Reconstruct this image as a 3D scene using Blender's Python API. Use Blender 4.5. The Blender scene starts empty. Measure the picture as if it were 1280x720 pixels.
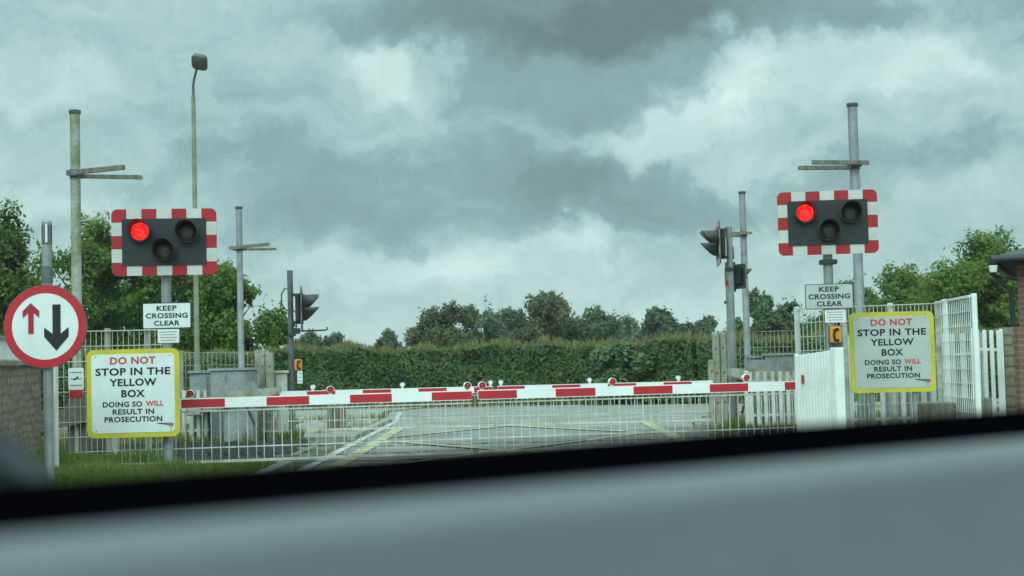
import bpy, math, random
import numpy as np
from mathutils import Vector, Matrix

# ------------------------------------------------------------------ camera
SC = bpy.context.scene
COL = SC.collection
R = math.radians
FPX, HC = 1800.0, 1.25                       # focal length in photo pixels, eye height
PITCH, ROLL = math.atan(90 / FPX), R(1.45)
fw = Vector((0, math.cos(PITCH), math.sin(PITCH)))
r0, u0 = Vector((1, 0, 0)), Vector((0, -math.sin(PITCH), math.cos(PITCH)))
rt = r0 * math.cos(ROLL) - u0 * math.sin(ROLL)
up = u0 * math.cos(ROLL) + r0 * math.sin(ROLL)
EYE = Vector((0, 0, HC))
cd = bpy.data.cameras.new('camera')
cam = bpy.data.objects.new('camera', cd)
COL.objects.link(cam)
cam.matrix_world = Matrix(((rt.x, up.x, -fw.x, 0), (rt.y, up.y, -fw.y, 0), (rt.z, up.z, -fw.z, HC), (0, 0, 0, 1)))
cd.sensor_width = 36
cd.lens = FPX / 1280 * 36
cd.clip_start, cd.clip_end = 0.02, 3000
cd.dof.use_dof = True
cd.dof.focus_distance = 18
cd.dof.aperture_fstop = 6.0
SC.camera = cam
SC.view_settings.view_transform = 'Standard'
SC.view_settings.look = 'None'
SC.view_settings.exposure = 0.0
SC.view_settings.gamma = 1.0

def ray(px, py):
    return (fw * FPX + rt * (px - 640) + up * (360 - py)).normalized()
def P(px, py, Y):                            # point seen at a photo pixel, at depth Y
    d = ray(px, py)
    return EYE + d * (Y / d.y)
def G(px, py, z=0.0):
    d = ray(px, py)
    return EYE + d * ((z - HC) / d.z)

# ------------------------------------------------------------------ sky, sun
W = bpy.data.worlds.new('World')
SC.world = W
W.use_nodes = True
def build_sky():
    nt = W.node_tree; N = nt.nodes; L = nt.links
    for n in list(N): N.remove(n)
    def nd(t, **k):
        n = N.new(t)
        for a, b in k.items(): setattr(n, a, b)
        return n
    def mth(op, a, b=None, c=None):
        n = nd('ShaderNodeMath', operation=op)
        for i, v in enumerate((a, b, c)):
            if v is None: continue
            if isinstance(v, (int, float)): n.inputs[i].default_value = v
            else: L.new(v, n.inputs[i])
        return n.outputs[0]
    tc = nd('ShaderNodeTexCoord')
    sep = nd('ShaderNodeSeparateXYZ'); L.new(tc.outputs['Generated'], sep.inputs[0])
    x, y, z = sep.outputs
    u = mth('ARCTAN2', x, y); v = mth('ARCSINE', z)
    cmb = nd('ShaderNodeCombineXYZ'); L.new(u, cmb.inputs[0]); L.new(v, cmb.inputs[1])
    def noise(scale, det, rough=.55, vec=None, sy=1.0, off=(0, 0, 0), dist=0.0):
        m = nd('ShaderNodeMapping'); m.inputs['Scale'].default_value = (1, sy, 1); m.inputs['Location'].default_value = off
        L.new(vec or cmb.outputs[0], m.inputs[0])
        n = nd('ShaderNodeTexNoise'); n.inputs['Scale'].default_value = scale; n.inputs['Detail'].default_value = det
        n.inputs['Roughness'].default_value = rough; n.inputs['Distortion'].default_value = dist
        L.new(m.outputs[0], n.inputs['Vector']); return n
    w1 = noise(9, 6, .6, off=(3, 1, 0)); w2 = noise(26, 6, .6, off=(7, 2, 0))
    def vm(op, a, b):
        n = nd('ShaderNodeVectorMath', operation=op)
        for i, q in enumerate((a, b)):
            if isinstance(q, tuple): n.inputs[i].default_value = q
            else: L.new(q, n.inputs[i])
        return n.outputs[0]
    wa = vm('MULTIPLY', vm('SUBTRACT', w1.outputs['Color'], (.5, .5, .5)), (.11, .07, 0))
    wb = vm('MULTIPLY', vm('SUBTRACT', w2.outputs['Color'], (.5, .5, .5)), (.062, .05, 0))
    wv = vm('ADD', vm('ADD', cmb.outputs[0], wa), wb)
    # cloud masses:  centre (photo px), half size (px), tilt, amount
    blobs = [
        (690, 5, 270, 55, 0, -.40), (730, 85, 165, 70, -12, -.20), (620, 60, 90, 40, 20, -.10), (1000, 8, 170, 30, 8, -.16), (1255, 30, 70, 40, 0, -.16),
        (1040, 85, 190, 46, -8, .14), (930, 75, 70, 40, -50, .12), (1180, 60, 120, 40, 0, .06), (830, 165, 110, 30, -20, .12),
        (478, 84, 48, 30, -10, .13), (455, 50, 60, 30, -50, .10), (530, 110, 60, 30, 20, .06), (640, 175, 120, 30, 0, -.02),
        (545, 240, 290, 62, 4, -.20), (420, 275, 150, 40, 0, -.06), (760, 250, 150, 40, 10, -.13),
        (60, 110, 80, 30, 8, .13), (140, 110, 200, 50, 0, -.03), (200, 170, 160, 50, 0, -.09), (50, 200, 120, 40, 0, -.05),
        (340, 110, 140, 30, 10, -.07),
        (500, 345, 110, 26, 6, .13), (720, 300, 55, 24, 0, .15), (640, 345, 150, 32, 0, .12), (640, 405, 420, 40, 0, .08),
        (900, 200, 120, 50, -15, .02), (1080, 215, 210, 36, -12, -.16), (1230, 210, 90, 60, 0, .02), (1200, 150, 120, 26, -10, .06),
        (860, 330, 180, 30, 0, -.02), (20, 245, 140, 20, 0, .10), (1120, 310, 120, 40, 0, -.07),
    ]
    tot = None
    for (px, py, hw, hh, rot, amp) in blobs:
        d = ray(px, py)
        cu, cv = math.atan2(d.x, d.y), math.asin(d.z)
        s = vm('SUBTRACT', wv, (cu, cv, 0))
        m = nd('ShaderNodeMapping', vector_type='TEXTURE')
        m.inputs['Rotation'].default_value = (0, 0, R(-rot))
        m.inputs['Scale'].default_value = (hw / FPX * 1.35, hh / FPX * 1.35, 1)
        L.new(s, m.inputs[0])
        ln = nd('ShaderNodeVectorMath', operation='LENGTH'); L.new(m.outputs[0], ln.inputs[0])
        mr = nd('ShaderNodeMapRange', interpolation_type='SMOOTHSTEP')
        mr.inputs['From Min'].default_value = 1.05; mr.inputs['From Max'].default_value = .45 if abs(amp) > .11 else .2
        mr.inputs['To Min'].default_value = 0; mr.inputs['To Max'].default_value = amp
        L.new(ln.outputs['Value'], mr.inputs['Value'])
        tot = mr.outputs[0] if tot is None else mth('ADD', tot, mr.outputs[0])
    f1 = noise(7, 9, .58, vec=wv, sy=1.9, off=(1.3, 4.2, 0))
    f2 = noise(22, 8, .6, vec=wv, sy=1.5, off=(5, .4, 0), dist=.4)
    val = mth('ADD', tot, mth('MULTIPLY_ADD', f1.outputs['Fac'], .50, -.25))
    val = mth('ADD', val, mth('MULTIPLY_ADD', f2.outputs['Fac'], .32, -.16))
    f3 = noise(60, 7, .62, vec=wv, sy=1.4, off=(2, 9, 0), dist=.8)
    val = mth('ADD', val, mth('MULTIPLY_ADD', f3.outputs['Fac'], .15, -.075))
    val = mth('ADD', val, .60)
    ramp = nd('ShaderNodeValToRGB'); L.new(val, ramp.inputs[0])
    cr = ramp.color_ramp; cr.interpolation = 'LINEAR'
    stops = [(0.0, (.160, .245, .235)), (.22, (.215, .335, .335)), (.42, (.275, .44, .45)), (.58, (.41, .61, .605)), (.78, (.58, .79, .76)), (1.0, (.74, .94, .90))]
    while len(cr.elements) < len(stops): cr.elements.new(.5)
    for e, (p, c) in zip(cr.elements, stops): e.position = p; e.color = (*c, 1)
    # overcast sky is brighter overhead and behind the viewer
    back = nd('ShaderNodeMapRange', interpolation_type='SMOOTHSTEP')
    back.inputs['From Min'].default_value = .45; back.inputs['From Max'].default_value = -.5
    back.inputs['To Min'].default_value = 1.0; back.inputs['To Max'].default_value = 1.9
    L.new(y, back.inputs['Value'])
    zen = nd('ShaderNodeMapRange', interpolation_type='SMOOTHSTEP')
    zen.inputs['From Min'].default_value = .35; zen.inputs['From Max'].default_value = .9
    zen.inputs['To Min'].default_value = 1.0; zen.inputs['To Max'].default_value = 2.4
    L.new(z, zen.inputs['Value'])
    sc_ = vm('SCALE', ramp.outputs['Color'], (0, 0, 0)); sn = sc_.node
    L.new(mth('MULTIPLY', back.outputs[0], zen.outputs[0]), sn.inputs['Scale'])
    sky = nd('ShaderNodeTexSky', sky_type='NISHITA'); sky.sun_disc = False
    sky.sun_elevation = R(42); sky.sun_rotation = R(200)
    bg1 = nd('ShaderNodeBackground'); bg1.inputs['Strength'].default_value = .05; L.new(sky.outputs[0], bg1.inputs[0])
    bg2 = nd('ShaderNodeBackground'); bg2.inputs['Strength'].default_value = 1.0; L.new(sc_, bg2.inputs[0])
    mx = nd('ShaderNodeMixShader'); mx.inputs[0].default_value = .95
    L.new(bg1.outputs[0], mx.inputs[1]); L.new(bg2.outputs[0], mx.inputs[2])
    out = nd('ShaderNodeOutputWorld'); L.new(mx.outputs[0], out.inputs[0])
build_sky()
sd = bpy.data.lights.new('sun', 'SUN'); sd.energy = 1.15; sd.angle = R(25); sd.color = (.78, 1.0, .95)
sun = bpy.data.objects.new('sun', sd); COL.objects.link(sun)
sdir = Vector((math.sin(R(200)) * math.cos(R(42)), math.cos(R(200)) * math.cos(R(42)), math.sin(R(42))))   # behind the viewer
sun.rotation_euler = sdir.to_track_quat('Z', 'Y').to_euler()
sun.location = (0, -20, 30)

# ------------------------------------------------------------------ materials
def material(name, col, rough=.6, metal=0.0, col2=None, nscale=4.0, mixlo=.4, mixhi=.65, var=.12, vscale=30.0,
             bump=0.0, bscale=60.0, spec=.4, trans=0.0, coords='Object', nstretch=(1, 1, 1)):
    m = bpy.data.materials.new(name); m.use_nodes = True
    nt = m.node_tree; N = nt.nodes; L = nt.links
    b = N['Principled BSDF']
    b.inputs['Roughness'].default_value = rough; b.inputs['Metallic'].default_value = metal
    b.inputs['Specular IOR Level'].default_value = spec
    tc = N.new('ShaderNodeTexCoord')
    mp = N.new('ShaderNodeMapping'); mp.inputs['Scale'].default_value = nstretch
    L.new(tc.outputs[coords], mp.inputs[0]); vec = mp.outputs[0]
    def noise(s, det=6):
        n = N.new('ShaderNodeTexNoise'); n.inputs['Scale'].default_value = s; n.inputs['Detail'].default_value = det
        L.new(vec, n.inputs['Vector']); return n.outputs['Fac']
    base = N.new('ShaderNodeMix'); base.data_type = 'RGBA'
    base.inputs[6].default_value = (*col, 1); base.inputs[7].default_value = (*(col2 or col), 1)
    mr = N.new('ShaderNodeMapRange'); mr.inputs['From Min'].default_value = mixlo; mr.inputs['From Max'].default_value = mixhi
    L.new(noise(nscale), mr.inputs['Value']); L.new(mr.outputs[0], base.inputs[0])
    hv = N.new('ShaderNodeHueSaturation'); L.new(base.outputs[2], hv.inputs['Color'])
    vr = N.new('ShaderNodeMapRange'); vr.inputs['To Min'].default_value = 1 - var; vr.inputs['To Max'].default_value = 1 + var
    vr.inputs['From Min'].default_value = .3; vr.inputs['From Max'].default_value = .7
    L.new(noise(vscale, 4), vr.inputs['Value']); L.new(vr.outputs[0], hv.inputs['Value'])
    L.new(hv.outputs[0], b.inputs['Base Color'])
    if bump:
        bp = N.new('ShaderNodeBump'); bp.inputs['Strength'].default_value = bump; bp.inputs['Distance'].default_value = .02
        L.new(noise(bscale), bp.inputs['Height']); L.new(bp.outputs[0], b.inputs['Normal'])
    return m

def leaf_material(name, c1, c2, c3, nscale=.7, trans=.25):
    m = bpy.data.materials.new(name); m.use_nodes = True
    nt = m.node_tree; N = nt.nodes; L = nt.links
    b = N['Principled BSDF']; b.inputs['Roughness'].default_value = .55; b.inputs['Specular IOR Level'].default_value = .3
    ge = N.new('ShaderNodeNewGeometry')
    rp = N.new('ShaderNodeValToRGB'); L.new(ge.outputs['Random Per Island'], rp.inputs[0])
    cr = rp.color_ramp; cr.elements[0].color = (*c1, 1); cr.elements[1].color = (*c2, 1)
    ns = N.new('ShaderNodeTexNoise'); ns.inputs['Scale'].default_value = nscale; ns.inputs['Detail'].default_value = 3
    L.new(ge.outputs['Position'], ns.inputs['Vector'])
    mr = N.new('ShaderNodeMapRange'); mr.inputs['From Min'].default_value = .42; mr.inputs['From Max'].default_value = .66
    L.new(ns.outputs['Fac'], mr.inputs['Value'])
    mx = N.new('ShaderNodeMix'); mx.data_type = 'RGBA'
    L.new(mr.outputs[0], mx.inputs[0]); L.new(rp.outputs[0], mx.inputs[6]); mx.inputs[7].default_value = (*c3, 1)
    L.new(mx.outputs[2], b.inputs['Base Color'])
    tr = N.new('ShaderNodeBsdfTranslucent'); L.new(mx.outputs[2], tr.inputs[0])
    ms = N.new('ShaderNodeMixShader'); ms.inputs[0].default_value = trans
    L.new(b.outputs[0], ms.inputs[1]); L.new(tr.outputs[0], ms.inputs[2])
    L.new(ms.outputs[0], N['Material Output'].inputs[0])
    return m

def brick_material(name, c1, c2, mortar, bw=.225, bh=.075, msize=.012, noisy=.5, stain=(.1, .1, .085)):
    m = bpy.data.materials.new(name); m.use_nodes = True
    nt = m.node_tree; N = nt.nodes; L = nt.links
    b = N['Principled BSDF']; b.inputs['Roughness'].default_value = .9; b.inputs['Specular IOR Level'].default_value = .2
    tc = N.new('ShaderNodeTexCoord'); s = N.new('ShaderNodeSeparateXYZ'); L.new(tc.outputs['Object'], s.inputs[0])
    a = N.new('ShaderNodeMath'); a.operation = 'ADD'; L.new(s.outputs[0], a.inputs[0]); L.new(s.outputs[1], a.inputs[1])
    c = N.new('ShaderNodeCombineXYZ'); L.new(a.outputs[0], c.inputs[0]); L.new(s.outputs[2], c.inputs[1])
    nz = N.new('ShaderNodeTexNoise'); nz.inputs['Scale'].default_value = 3; nz.inputs['Detail'].default_value = 6; L.new(c.outputs[0], nz.inputs['Vector'])
    wob = N.new('ShaderNodeVectorMath'); wob.operation = 'MULTIPLY_ADD'
    L.new(nz.outputs['Color'], wob.inputs[0]); wob.inputs[1].default_value = (.05 * noisy, .05 * noisy, 0); L.new(c.outputs[0], wob.inputs[2])
    br = N.new('ShaderNodeTexBrick'); br.inputs['Scale'].default_value = 1
    br.inputs['Color1'].default_value = (*c1, 1); br.inputs['Color2'].default_value = (*c2, 1); br.inputs['Mortar'].default_value = (*mortar, 1)
    br.inputs['Brick Width'].default_value = bw; br.inputs['Row Height'].default_value = bh; br.inputs['Mortar Size'].default_value = msize
    L.new(wob.outputs[0], br.inputs['Vector'])
    n2 = N.new('ShaderNodeTexNoise'); n2.inputs['Scale'].default_value = 9; n2.inputs['Detail'].default_value = 8; L.new(c.outputs[0], n2.inputs['Vector'])
    mr = N.new('ShaderNodeMapRange'); mr.inputs['From Min'].default_value = .45; mr.inputs['From Max'].default_value = .7; mr.inputs['To Max'].default_value = .8
    L.new(n2.outputs['Fac'], mr.inputs['Value'])
    mx = N.new('ShaderNodeMix'); mx.data_type = 'RGBA'; L.new(mr.outputs[0], mx.inputs[0]); L.new(br.outputs['Color'], mx.inputs[6]); mx.inputs[7].default_value = (*stain, 1)
    L.new(mx.outputs[2], b.inputs['Base Color'])
    bp = N.new('ShaderNodeBump'); bp.inputs['Strength'].default_value = .8; bp.inputs['Distance'].default_value = .015
    L.new(n2.outputs['Fac'], bp.inputs['Height']); L.new(bp.outputs[0], b.inputs['Normal'])
    return m

def emit_material(name, col, strength):
    m = bpy.data.materials.new(name); m.use_nodes = True
    nt = m.node_tree; N = nt.nodes; L = nt.links
    b = N['Principled BSDF']; b.inputs['Base Color'].default_value = (.5, .02, .01, 1)
    tc = N.new('ShaderNodeTexCoord'); v = N.new('ShaderNodeTexVoronoi'); v.inputs['Scale'].default_value = 26
    L.new(tc.outputs['Object'], v.inputs['Vector'])
    r = N.new('ShaderNodeMapRange'); r.inputs['From Max'].default_value = .7; r.inputs['To Min'].default_value = strength * 1.3; r.inputs['To Max'].default_value = strength * .5
    L.new(v.outputs['Distance'], r.inputs['Value'])
    r.inputs['To Min'].default_value = 1; r.inputs['To Max'].default_value = 0
    mx = N.new('ShaderNodeMix'); mx.data_type = 'RGBA'; L.new(r.outputs[0], mx.inputs[0])
    mx.inputs[6].default_value = (.78, .006, .008, 1); mx.inputs[7].default_value = (1.0, .07, .05, 1)
    L.new(mx.outputs[2], b.inputs['Emission Color']); b.inputs['Emission Strength'].default_value = strength
    return m

M = {}
M['galv'] = material('galvanised_steel', (.30, .31, .31), .5, .35, (.21, .22, .215), 5, var=.15, vscale=40, bump=.05)
M['galv_dark'] = material('weathered_steel', (.14, .145, .15), .55, .3, (.09, .095, .1), 6, var=.2)
M['skirt'] = material('pale_skirt_metal', (.58, .57, .50), .6, .1, (.40, .39, .30), 3.2, .42, .65, var=.15, vscale=25)
M['galv_moss'] = material('lichened_steel', (.36, .36, .31), .6, .15, (.19, .20, .11), 3.2, .38, .6, var=.2, vscale=25)
M['concrete'] = material('concrete', (.36, .34, .28), .9, 0, (.22, .21, .15), 3, var=.2, vscale=18, bump=.3)
M['lamp_post'] = material('lamp_column_paint', (.27, .27, .20), .7, 0, (.17, .18, .12), 2.5, var=.15)
M['dark_metal'] = material('dark_grey_metal', (.035, .038, .042), .5, 0, (.05, .052, .055), 3, var=.15)
M['board_dark'] = material('charcoal_board', (.019, .024, .025), .6, 0, (.028, .034, .035), 2.2, var=.12, vscale=12)
M['board_back'] = material('olive_grey_board_back', (.10, .105, .085), .6, .1, (.07, .075, .065), 5, var=.15)
M['rust_grey'] = material('rusty_grey_casting', (.13, .115, .10), .8, .1, (.085, .07, .06), 4, var=.25, bump=.2)
M['white'] = material('white_reflective', (.80, .80, .78), .45, 0, (.70, .71, .69), 3, .5, .75, var=.04)
M['board_white'] = material('white_stripe', (.55, .55, .52), .5, 0, (.45, .45, .42), 4, .45, .7, var=.06)
M['red'] = material('red_reflective', (.50, .018, .028), .4, 0, (.42, .02, .03), 3, var=.08)
M['board_red'] = material('red_stripe', (.40, .014, .024), .42, 0, (.33, .014, .022), 4, var=.08)
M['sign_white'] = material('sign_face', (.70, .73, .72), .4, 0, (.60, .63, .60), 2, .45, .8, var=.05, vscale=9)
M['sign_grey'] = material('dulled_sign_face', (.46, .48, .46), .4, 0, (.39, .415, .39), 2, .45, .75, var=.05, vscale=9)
M['sign_yellow'] = material('sign_yellow', (.58, .50, .03), .5, 0, (.48, .42, .05), 3, var=.08)
M['black_ink'] = material('black_ink', (.012, .014, .017), .5, var=.05)
M['red_ink'] = material('red_ink', (.50, .05, .055), .5, var=.06)
M['maroon_ink'] = material('maroon_red', (.36, .014, .035), .5, var=.06)
M['lens'] = material('unlit_lens', (.13, .105, .09), .25, 0, (.10, .085, .075), 20, var=.15)
M['lit'] = emit_material('lit_red_lens', (1.0, .035, .018), 1.15)
M['orange'] = material('orange_phone_box', (.75, .30, .02), .5, 0, (.62, .25, .03), 6, var=.08)
M['cabinet'] = material('grey_cabinet_paint', (.27, .285, .29), .6, 0, (.20, .21, .205), 3.5, var=.15, vscale=18)
M['white_paint'] = material('white_paint', (.78, .79, .76), .5, 0, (.66, .67, .62), 3, .5, .72, var=.06)
M['white_dirty'] = material('dirty_white_paint', (.60, .60, .55), .6, 0, (.42, .41, .33), 3, .45, .68, var=.1)
M['asphalt'] = material('worn_asphalt', (.28, .272, .25), .85, 0, (.17, .168, .16), 1.1, .38, .66, var=.25, vscale=26, bump=.5, bscale=90)
M['panel'] = material('crossing_panel_deck', (.20, .198, .19), .85, 0, (.15, .148, .142), 1.5, .35, .65, var=.25, vscale=20, bump=.5, bscale=60)
M['kerb'] = material('kerb_stone', (.30, .29, .26), .9, 0, (.20, .20, .17), 2, var=.15, bump=.2)
M['road_white'] = material('road_white_paint', (.55, .55, .51), .75, 0, (.27, .27, .25), 6, .42, .60, var=.1)
M['road_yellow'] = material('road_yellow_paint', (.50, .43, .22), .75, 0, (.25, .24, .19), 5, .40, .60, var=.12)
M['rubber'] = material('black_rubber_panel', (.018, .018, .02), .8, 0, (.035, .034, .034), 5, var=.3)
M['ballast'] = material('ballast_stone', (.13, .115, .10), .95, 0, (.22, .20, .18), 16, .4, .6, var=.4, vscale=40, bump=1, bscale=30)
M['rail'] = material('rail_steel', (.16, .11, .08), .5, .5, (.35, .34, .33), 3, var=.15)
M['timber'] = material('weathered_timber', (.22, .20, .17), .9, 0, (.13, .115, .09), 3, var=.25, vscale=12, nstretch=(8, 8, 1), bump=.4)
M['soil'] = material('field_grass_ground', (.065, .085, .025), .95, 0, (.11, .10, .05), .5, var=.35, vscale=6, bump=.6, bscale=20)
M['verge'] = material('verge_soil', (.09, .11, .035), .95, 0, (.10, .085, .055), 2, var=.35, vscale=14, bump=.6, bscale=30)
M['bark'] = material('bark', (.075, .065, .05), .95, 0, (.045, .04, .03), 3, var=.25, bump=.6, bscale=20)
M['dash'] = material('grey_dashboard_vinyl', (.138, .142, .150), .5, 0, (.134, .138, .146), 5, var=.03, bump=.05, bscale=300)
M['seal'] = material('black_rubber_seal', (.0012, .0012, .0018), 1, spec=0.0, var=.1)
M['wiper'] = material('dark_wiper_paint', (.008, .010, .013), .6, var=.1)
M['slate'] = material('roof_slate', (.075, .07, .075), .7, 0, (.05, .05, .055), 4, var=.25, bump=.3)
M['gutter'] = material('black_gutter', (.03, .03, .034), .5, var=.1)
M['stone'] = brick_material('rough_stone_wall', (.29, .20, .155), (.18, .13, .105), (.12, .105, .09), .21, .085, .014, 2.6, (.30, .25, .205))
M['coping'] = material('stone_coping', (.27, .24, .19), .95, 0, (.16, .14, .11), 3, var=.25, bump=.4)
M['brick'] = brick_material('red_brick', (.24, .105, .075), (.17, .078, .058), (.20, .18, .16), .225, .075, .012, .2, (.17, .10, .07))
M['grey_stone'] = brick_material('grey_rubble', (.27, .24, .18), (.20, .18, .14), (.12, .11, .09), .3, .13, .016, 1.2, (.14, .12, .09))
M['oak'] = leaf_material('oak_leaves', (0.065, 0.120, 0.029), (0.138, 0.211, 0.048), (0.170, 0.237, 0.056), .45, .5)
M['ash'] = leaf_material('ash_leaves', (0.068, 0.131, 0.025), (0.166, 0.246, 0.047), (0.186, 0.269, 0.049), .5, .5)
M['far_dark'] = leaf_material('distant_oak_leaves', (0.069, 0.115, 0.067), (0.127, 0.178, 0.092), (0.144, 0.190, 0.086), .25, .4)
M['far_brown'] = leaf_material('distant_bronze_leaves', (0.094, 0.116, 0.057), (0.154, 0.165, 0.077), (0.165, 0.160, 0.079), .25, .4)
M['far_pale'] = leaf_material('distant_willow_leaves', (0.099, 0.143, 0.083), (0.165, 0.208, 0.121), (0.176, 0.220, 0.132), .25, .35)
M['hedge'] = leaf_material('hedge_leaves', (0.060, 0.110, 0.050), (0.138, 0.210, 0.084), (0.150, 0.216, 0.078), 1.2, .35)
M['shoot'] = leaf_material('hedge_new_shoots', (0.165, 0.171, 0.061), (0.275, 0.226, 0.094), (0.209, 0.204, 0.072), 1.5, .4)
M['laurel'] = leaf_material('laurel_leaves', (.055, .105, .045), (.18, .25, .11), (.11, .165, .07), 2.0, .25)
M['grass'] = leaf_material('grass_blades', (0.106, 0.162, 0.027), (0.225, 0.297, 0.062), (0.250, 0.257, 0.088), 1.6, .35)
M['weed'] = leaf_material('weeds', (.10, .14, .03), (.22, .23, .06), (.24, .19, .07), 2.0, .3)

# ------------------------------------------------------------------ builders
class MB:
    def __init__(s): s.v, s.f, s.m = [], [], []
    def add(s, vs, fs, mi=0, T=None):
        o = len(s.v)
        for p in vs:
            p = Vector(p); s.v.append(T @ p if T else p)
        for f in fs: s.f.append([i + o for i in f]); s.m.append(mi)
        return s
    def box(s, c, d, mi=0, T=None, bev=0.0):
        x, y, z = c; a, b, h = d[0] / 2, d[1] / 2, d[2] / 2
        if bev:
            e = min(bev, a * .9, b * .9)
            ring = [(-a + e, -b), (a - e, -b), (a, -b + e), (a, b - e), (a - e, b), (-a + e, b), (-a, b - e), (-a, -b + e)]
            k = 1 - min(bev, h * .5) / max(a, b)
            vs = [(x + p * k, y + q * k, z - h) for p, q in ring] + [(x + p, y + q, z - h + e * .7) for p, q in ring] + \
                 [(x + p, y + q, z + h - e * .7) for p, q in ring] + [(x + p * k, y + q * k, z + h) for p, q in ring]
            fs = [list(range(8))[::-1], list(range(24, 32))]
            for r in range(3):
                for i in range(8):
                    j = (i + 1) % 8; fs.append([r * 8 + i, r * 8 + j, r * 8 + 8 + j, r * 8 + 8 + i])
            return s.add(vs, fs, mi, T)
        vs = [(x + i * a, y + j * b, z + k * h) for k in (-1, 1) for i, j in ((-1, -1), (1, -1), (1, 1), (-1, 1))]
        return s.add(vs, [[3, 2, 1, 0], [4, 5, 6, 7], [0, 1, 5, 4], [1, 2, 6, 5], [2, 3, 7, 6], [3, 0, 4, 7]], mi, T)
    def tube(s, pts, r, n=8, mi=0, T=None, caps=True):
        pts = [Vector(p) for p in pts]
        rs = r if isinstance(r, (list, tuple)) else [r] * len(pts)
        vs, fs = [], []
        ref = None
        for i, p in enumerate(pts):
            t = (pts[min(i + 1, len(pts) - 1)] - pts[max(i - 1, 0)]).normalized()
            if ref is None:
                ref = Vector((0, 0, 1)) if abs(t.z) < .9 else Vector((1, 0, 0))
            a = (ref - t * ref.dot(t)).normalized(); b = t.cross(a); ref = a
            for k in range(n):
                w = 2 * math.pi * (k + .5) / n
                vs.append(p + (a * math.cos(w) + b * math.sin(w)) * rs[i])
        for i in range(len(pts) - 1):
            for k in range(n):
                j = (k + 1) % n; fs.append([i * n + k, i * n + j, i * n + n + j, i * n + n + k])
        if caps: fs += [list(range(n))[::-1], list(range((len(pts) - 1) * n, len(pts) * n))]
        return s.add(vs, fs, mi, T)
    def prism(s, poly, y0, y1, mi=0, T=None):           # polygon in x,z pulled along y
        n = len(poly)
        vs = [(p, y0, q) for p, q in poly] + [(p, y1, q) for p, q in poly]
        fs = [list(range(n)), list(range(n, 2 * n))[::-1]] + [[(i + 1) % n, i, n + i, n + (i + 1) % n] for i in range(n)]
        return s.add(vs, fs, mi, T)
    def lathe(s, prof, n=24, mi=0, T=None, a0=0, a1=2 * math.pi):   # (r, y) revolved round y
        full = abs(a1 - a0 - 2 * math.pi) < 1e-6
        m = n if full else n + 1
        vs, fs = [], []
        for r, y in prof:
            for k in range(m):
                w = a0 + (a1 - a0) * k / n
                vs.append((r * math.cos(w), y, r * math.sin(w)))
        for i in range(len(prof) - 1):
            for k in range(n):
                j = (k + 1) % m; fs.append([i * m + k, i * m + j, i * m + m + j, i * m + m + k])
        return s.add(vs, fs, mi, T)
    def build(s, name, mats, parent=None, smooth=False, loc=None, rot=None):
        me = bpy.data.meshes.new(name)
        me.from_pydata([tuple(v) for v in s.v], [], s.f)
        if not isinstance(mats, (list, tuple)): mats = [mats]
        for m in mats: me.materials.append(m)
        me.polygons.foreach_set('material_index', s.m)
        if smooth:
            me.polygons.foreach_set('use_smooth', [True] * len(s.f))
            try: me.set_sharp_from_angle(angle=R(40))
            except Exception: pass
        me.update()
        return link(name, me, parent, loc, rot)

def link(name, me, parent=None, loc=None, rot=None):
    o = bpy.data.objects.new(name, me); COL.objects.link(o)
    if parent: o.parent = parent
    if loc is not None: o.location = loc
    if rot is not None: o.rotation_euler = rot
    return o
def tag(o, label, cat, group=None):
    o['label'] = label; o['category'] = cat
    if group: o['group'] = group
    return o
def struct(o, kind='structure'): o['kind'] = kind; return o
def thing(name, label, cat, loc, rz=0, group=None):
    o = bpy.data.objects.new(name, None); COL.objects.link(o); o.empty_display_size = .2
    o.location = loc; o.rotation_euler = (0, 0, rz)
    return tag(o, label, cat, group)
def kids(o): return [c for c in bpy.data.objects if c.parent == o]
def copy_tree(o, parent=None):
    c = o.copy(); COL.objects.link(c)
    if parent: c.parent = parent
    for k in kids(o): copy_tree(k, c)
    return c
def at_px(px, Y, z=0.0):                      # upright thing whose foot stands at column px, depth Y
    py = 450 + (640 - px) * math.tan(ROLL) + (HC - z) * FPX / Y
    p = P(px, py, Y); return Vector((p.x, Y, z))
def quads(name, C, A, B, mat, parent=None):   # many leaf quads: centres, half axes
    n = len(C)
    V = np.empty((n, 4, 3), np.float32)
    V[:, 0] = C - A; V[:, 1] = C - B * .55 + A * .1; V[:, 2] = C + A; V[:, 3] = C + B * .55 + A * .1
    me = bpy.data.meshes.new(name)
    me.vertices.add(n * 4); me.vertices.foreach_set('co', V.ravel())
    me.loops.add(n * 4); me.loops.foreach_set('vertex_index', np.arange(n * 4, dtype=np.int32))
    me.polygons.add(n); me.polygons.foreach_set('loop_start', np.arange(0, n * 4, 4, dtype=np.int32))
    try: me.polygons.foreach_set('loop_total', np.full(n, 4, np.int32))
    except Exception: pass
    me.materials.append(mat); me.update(); me.validate()
    return link(name, me, parent)
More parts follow.
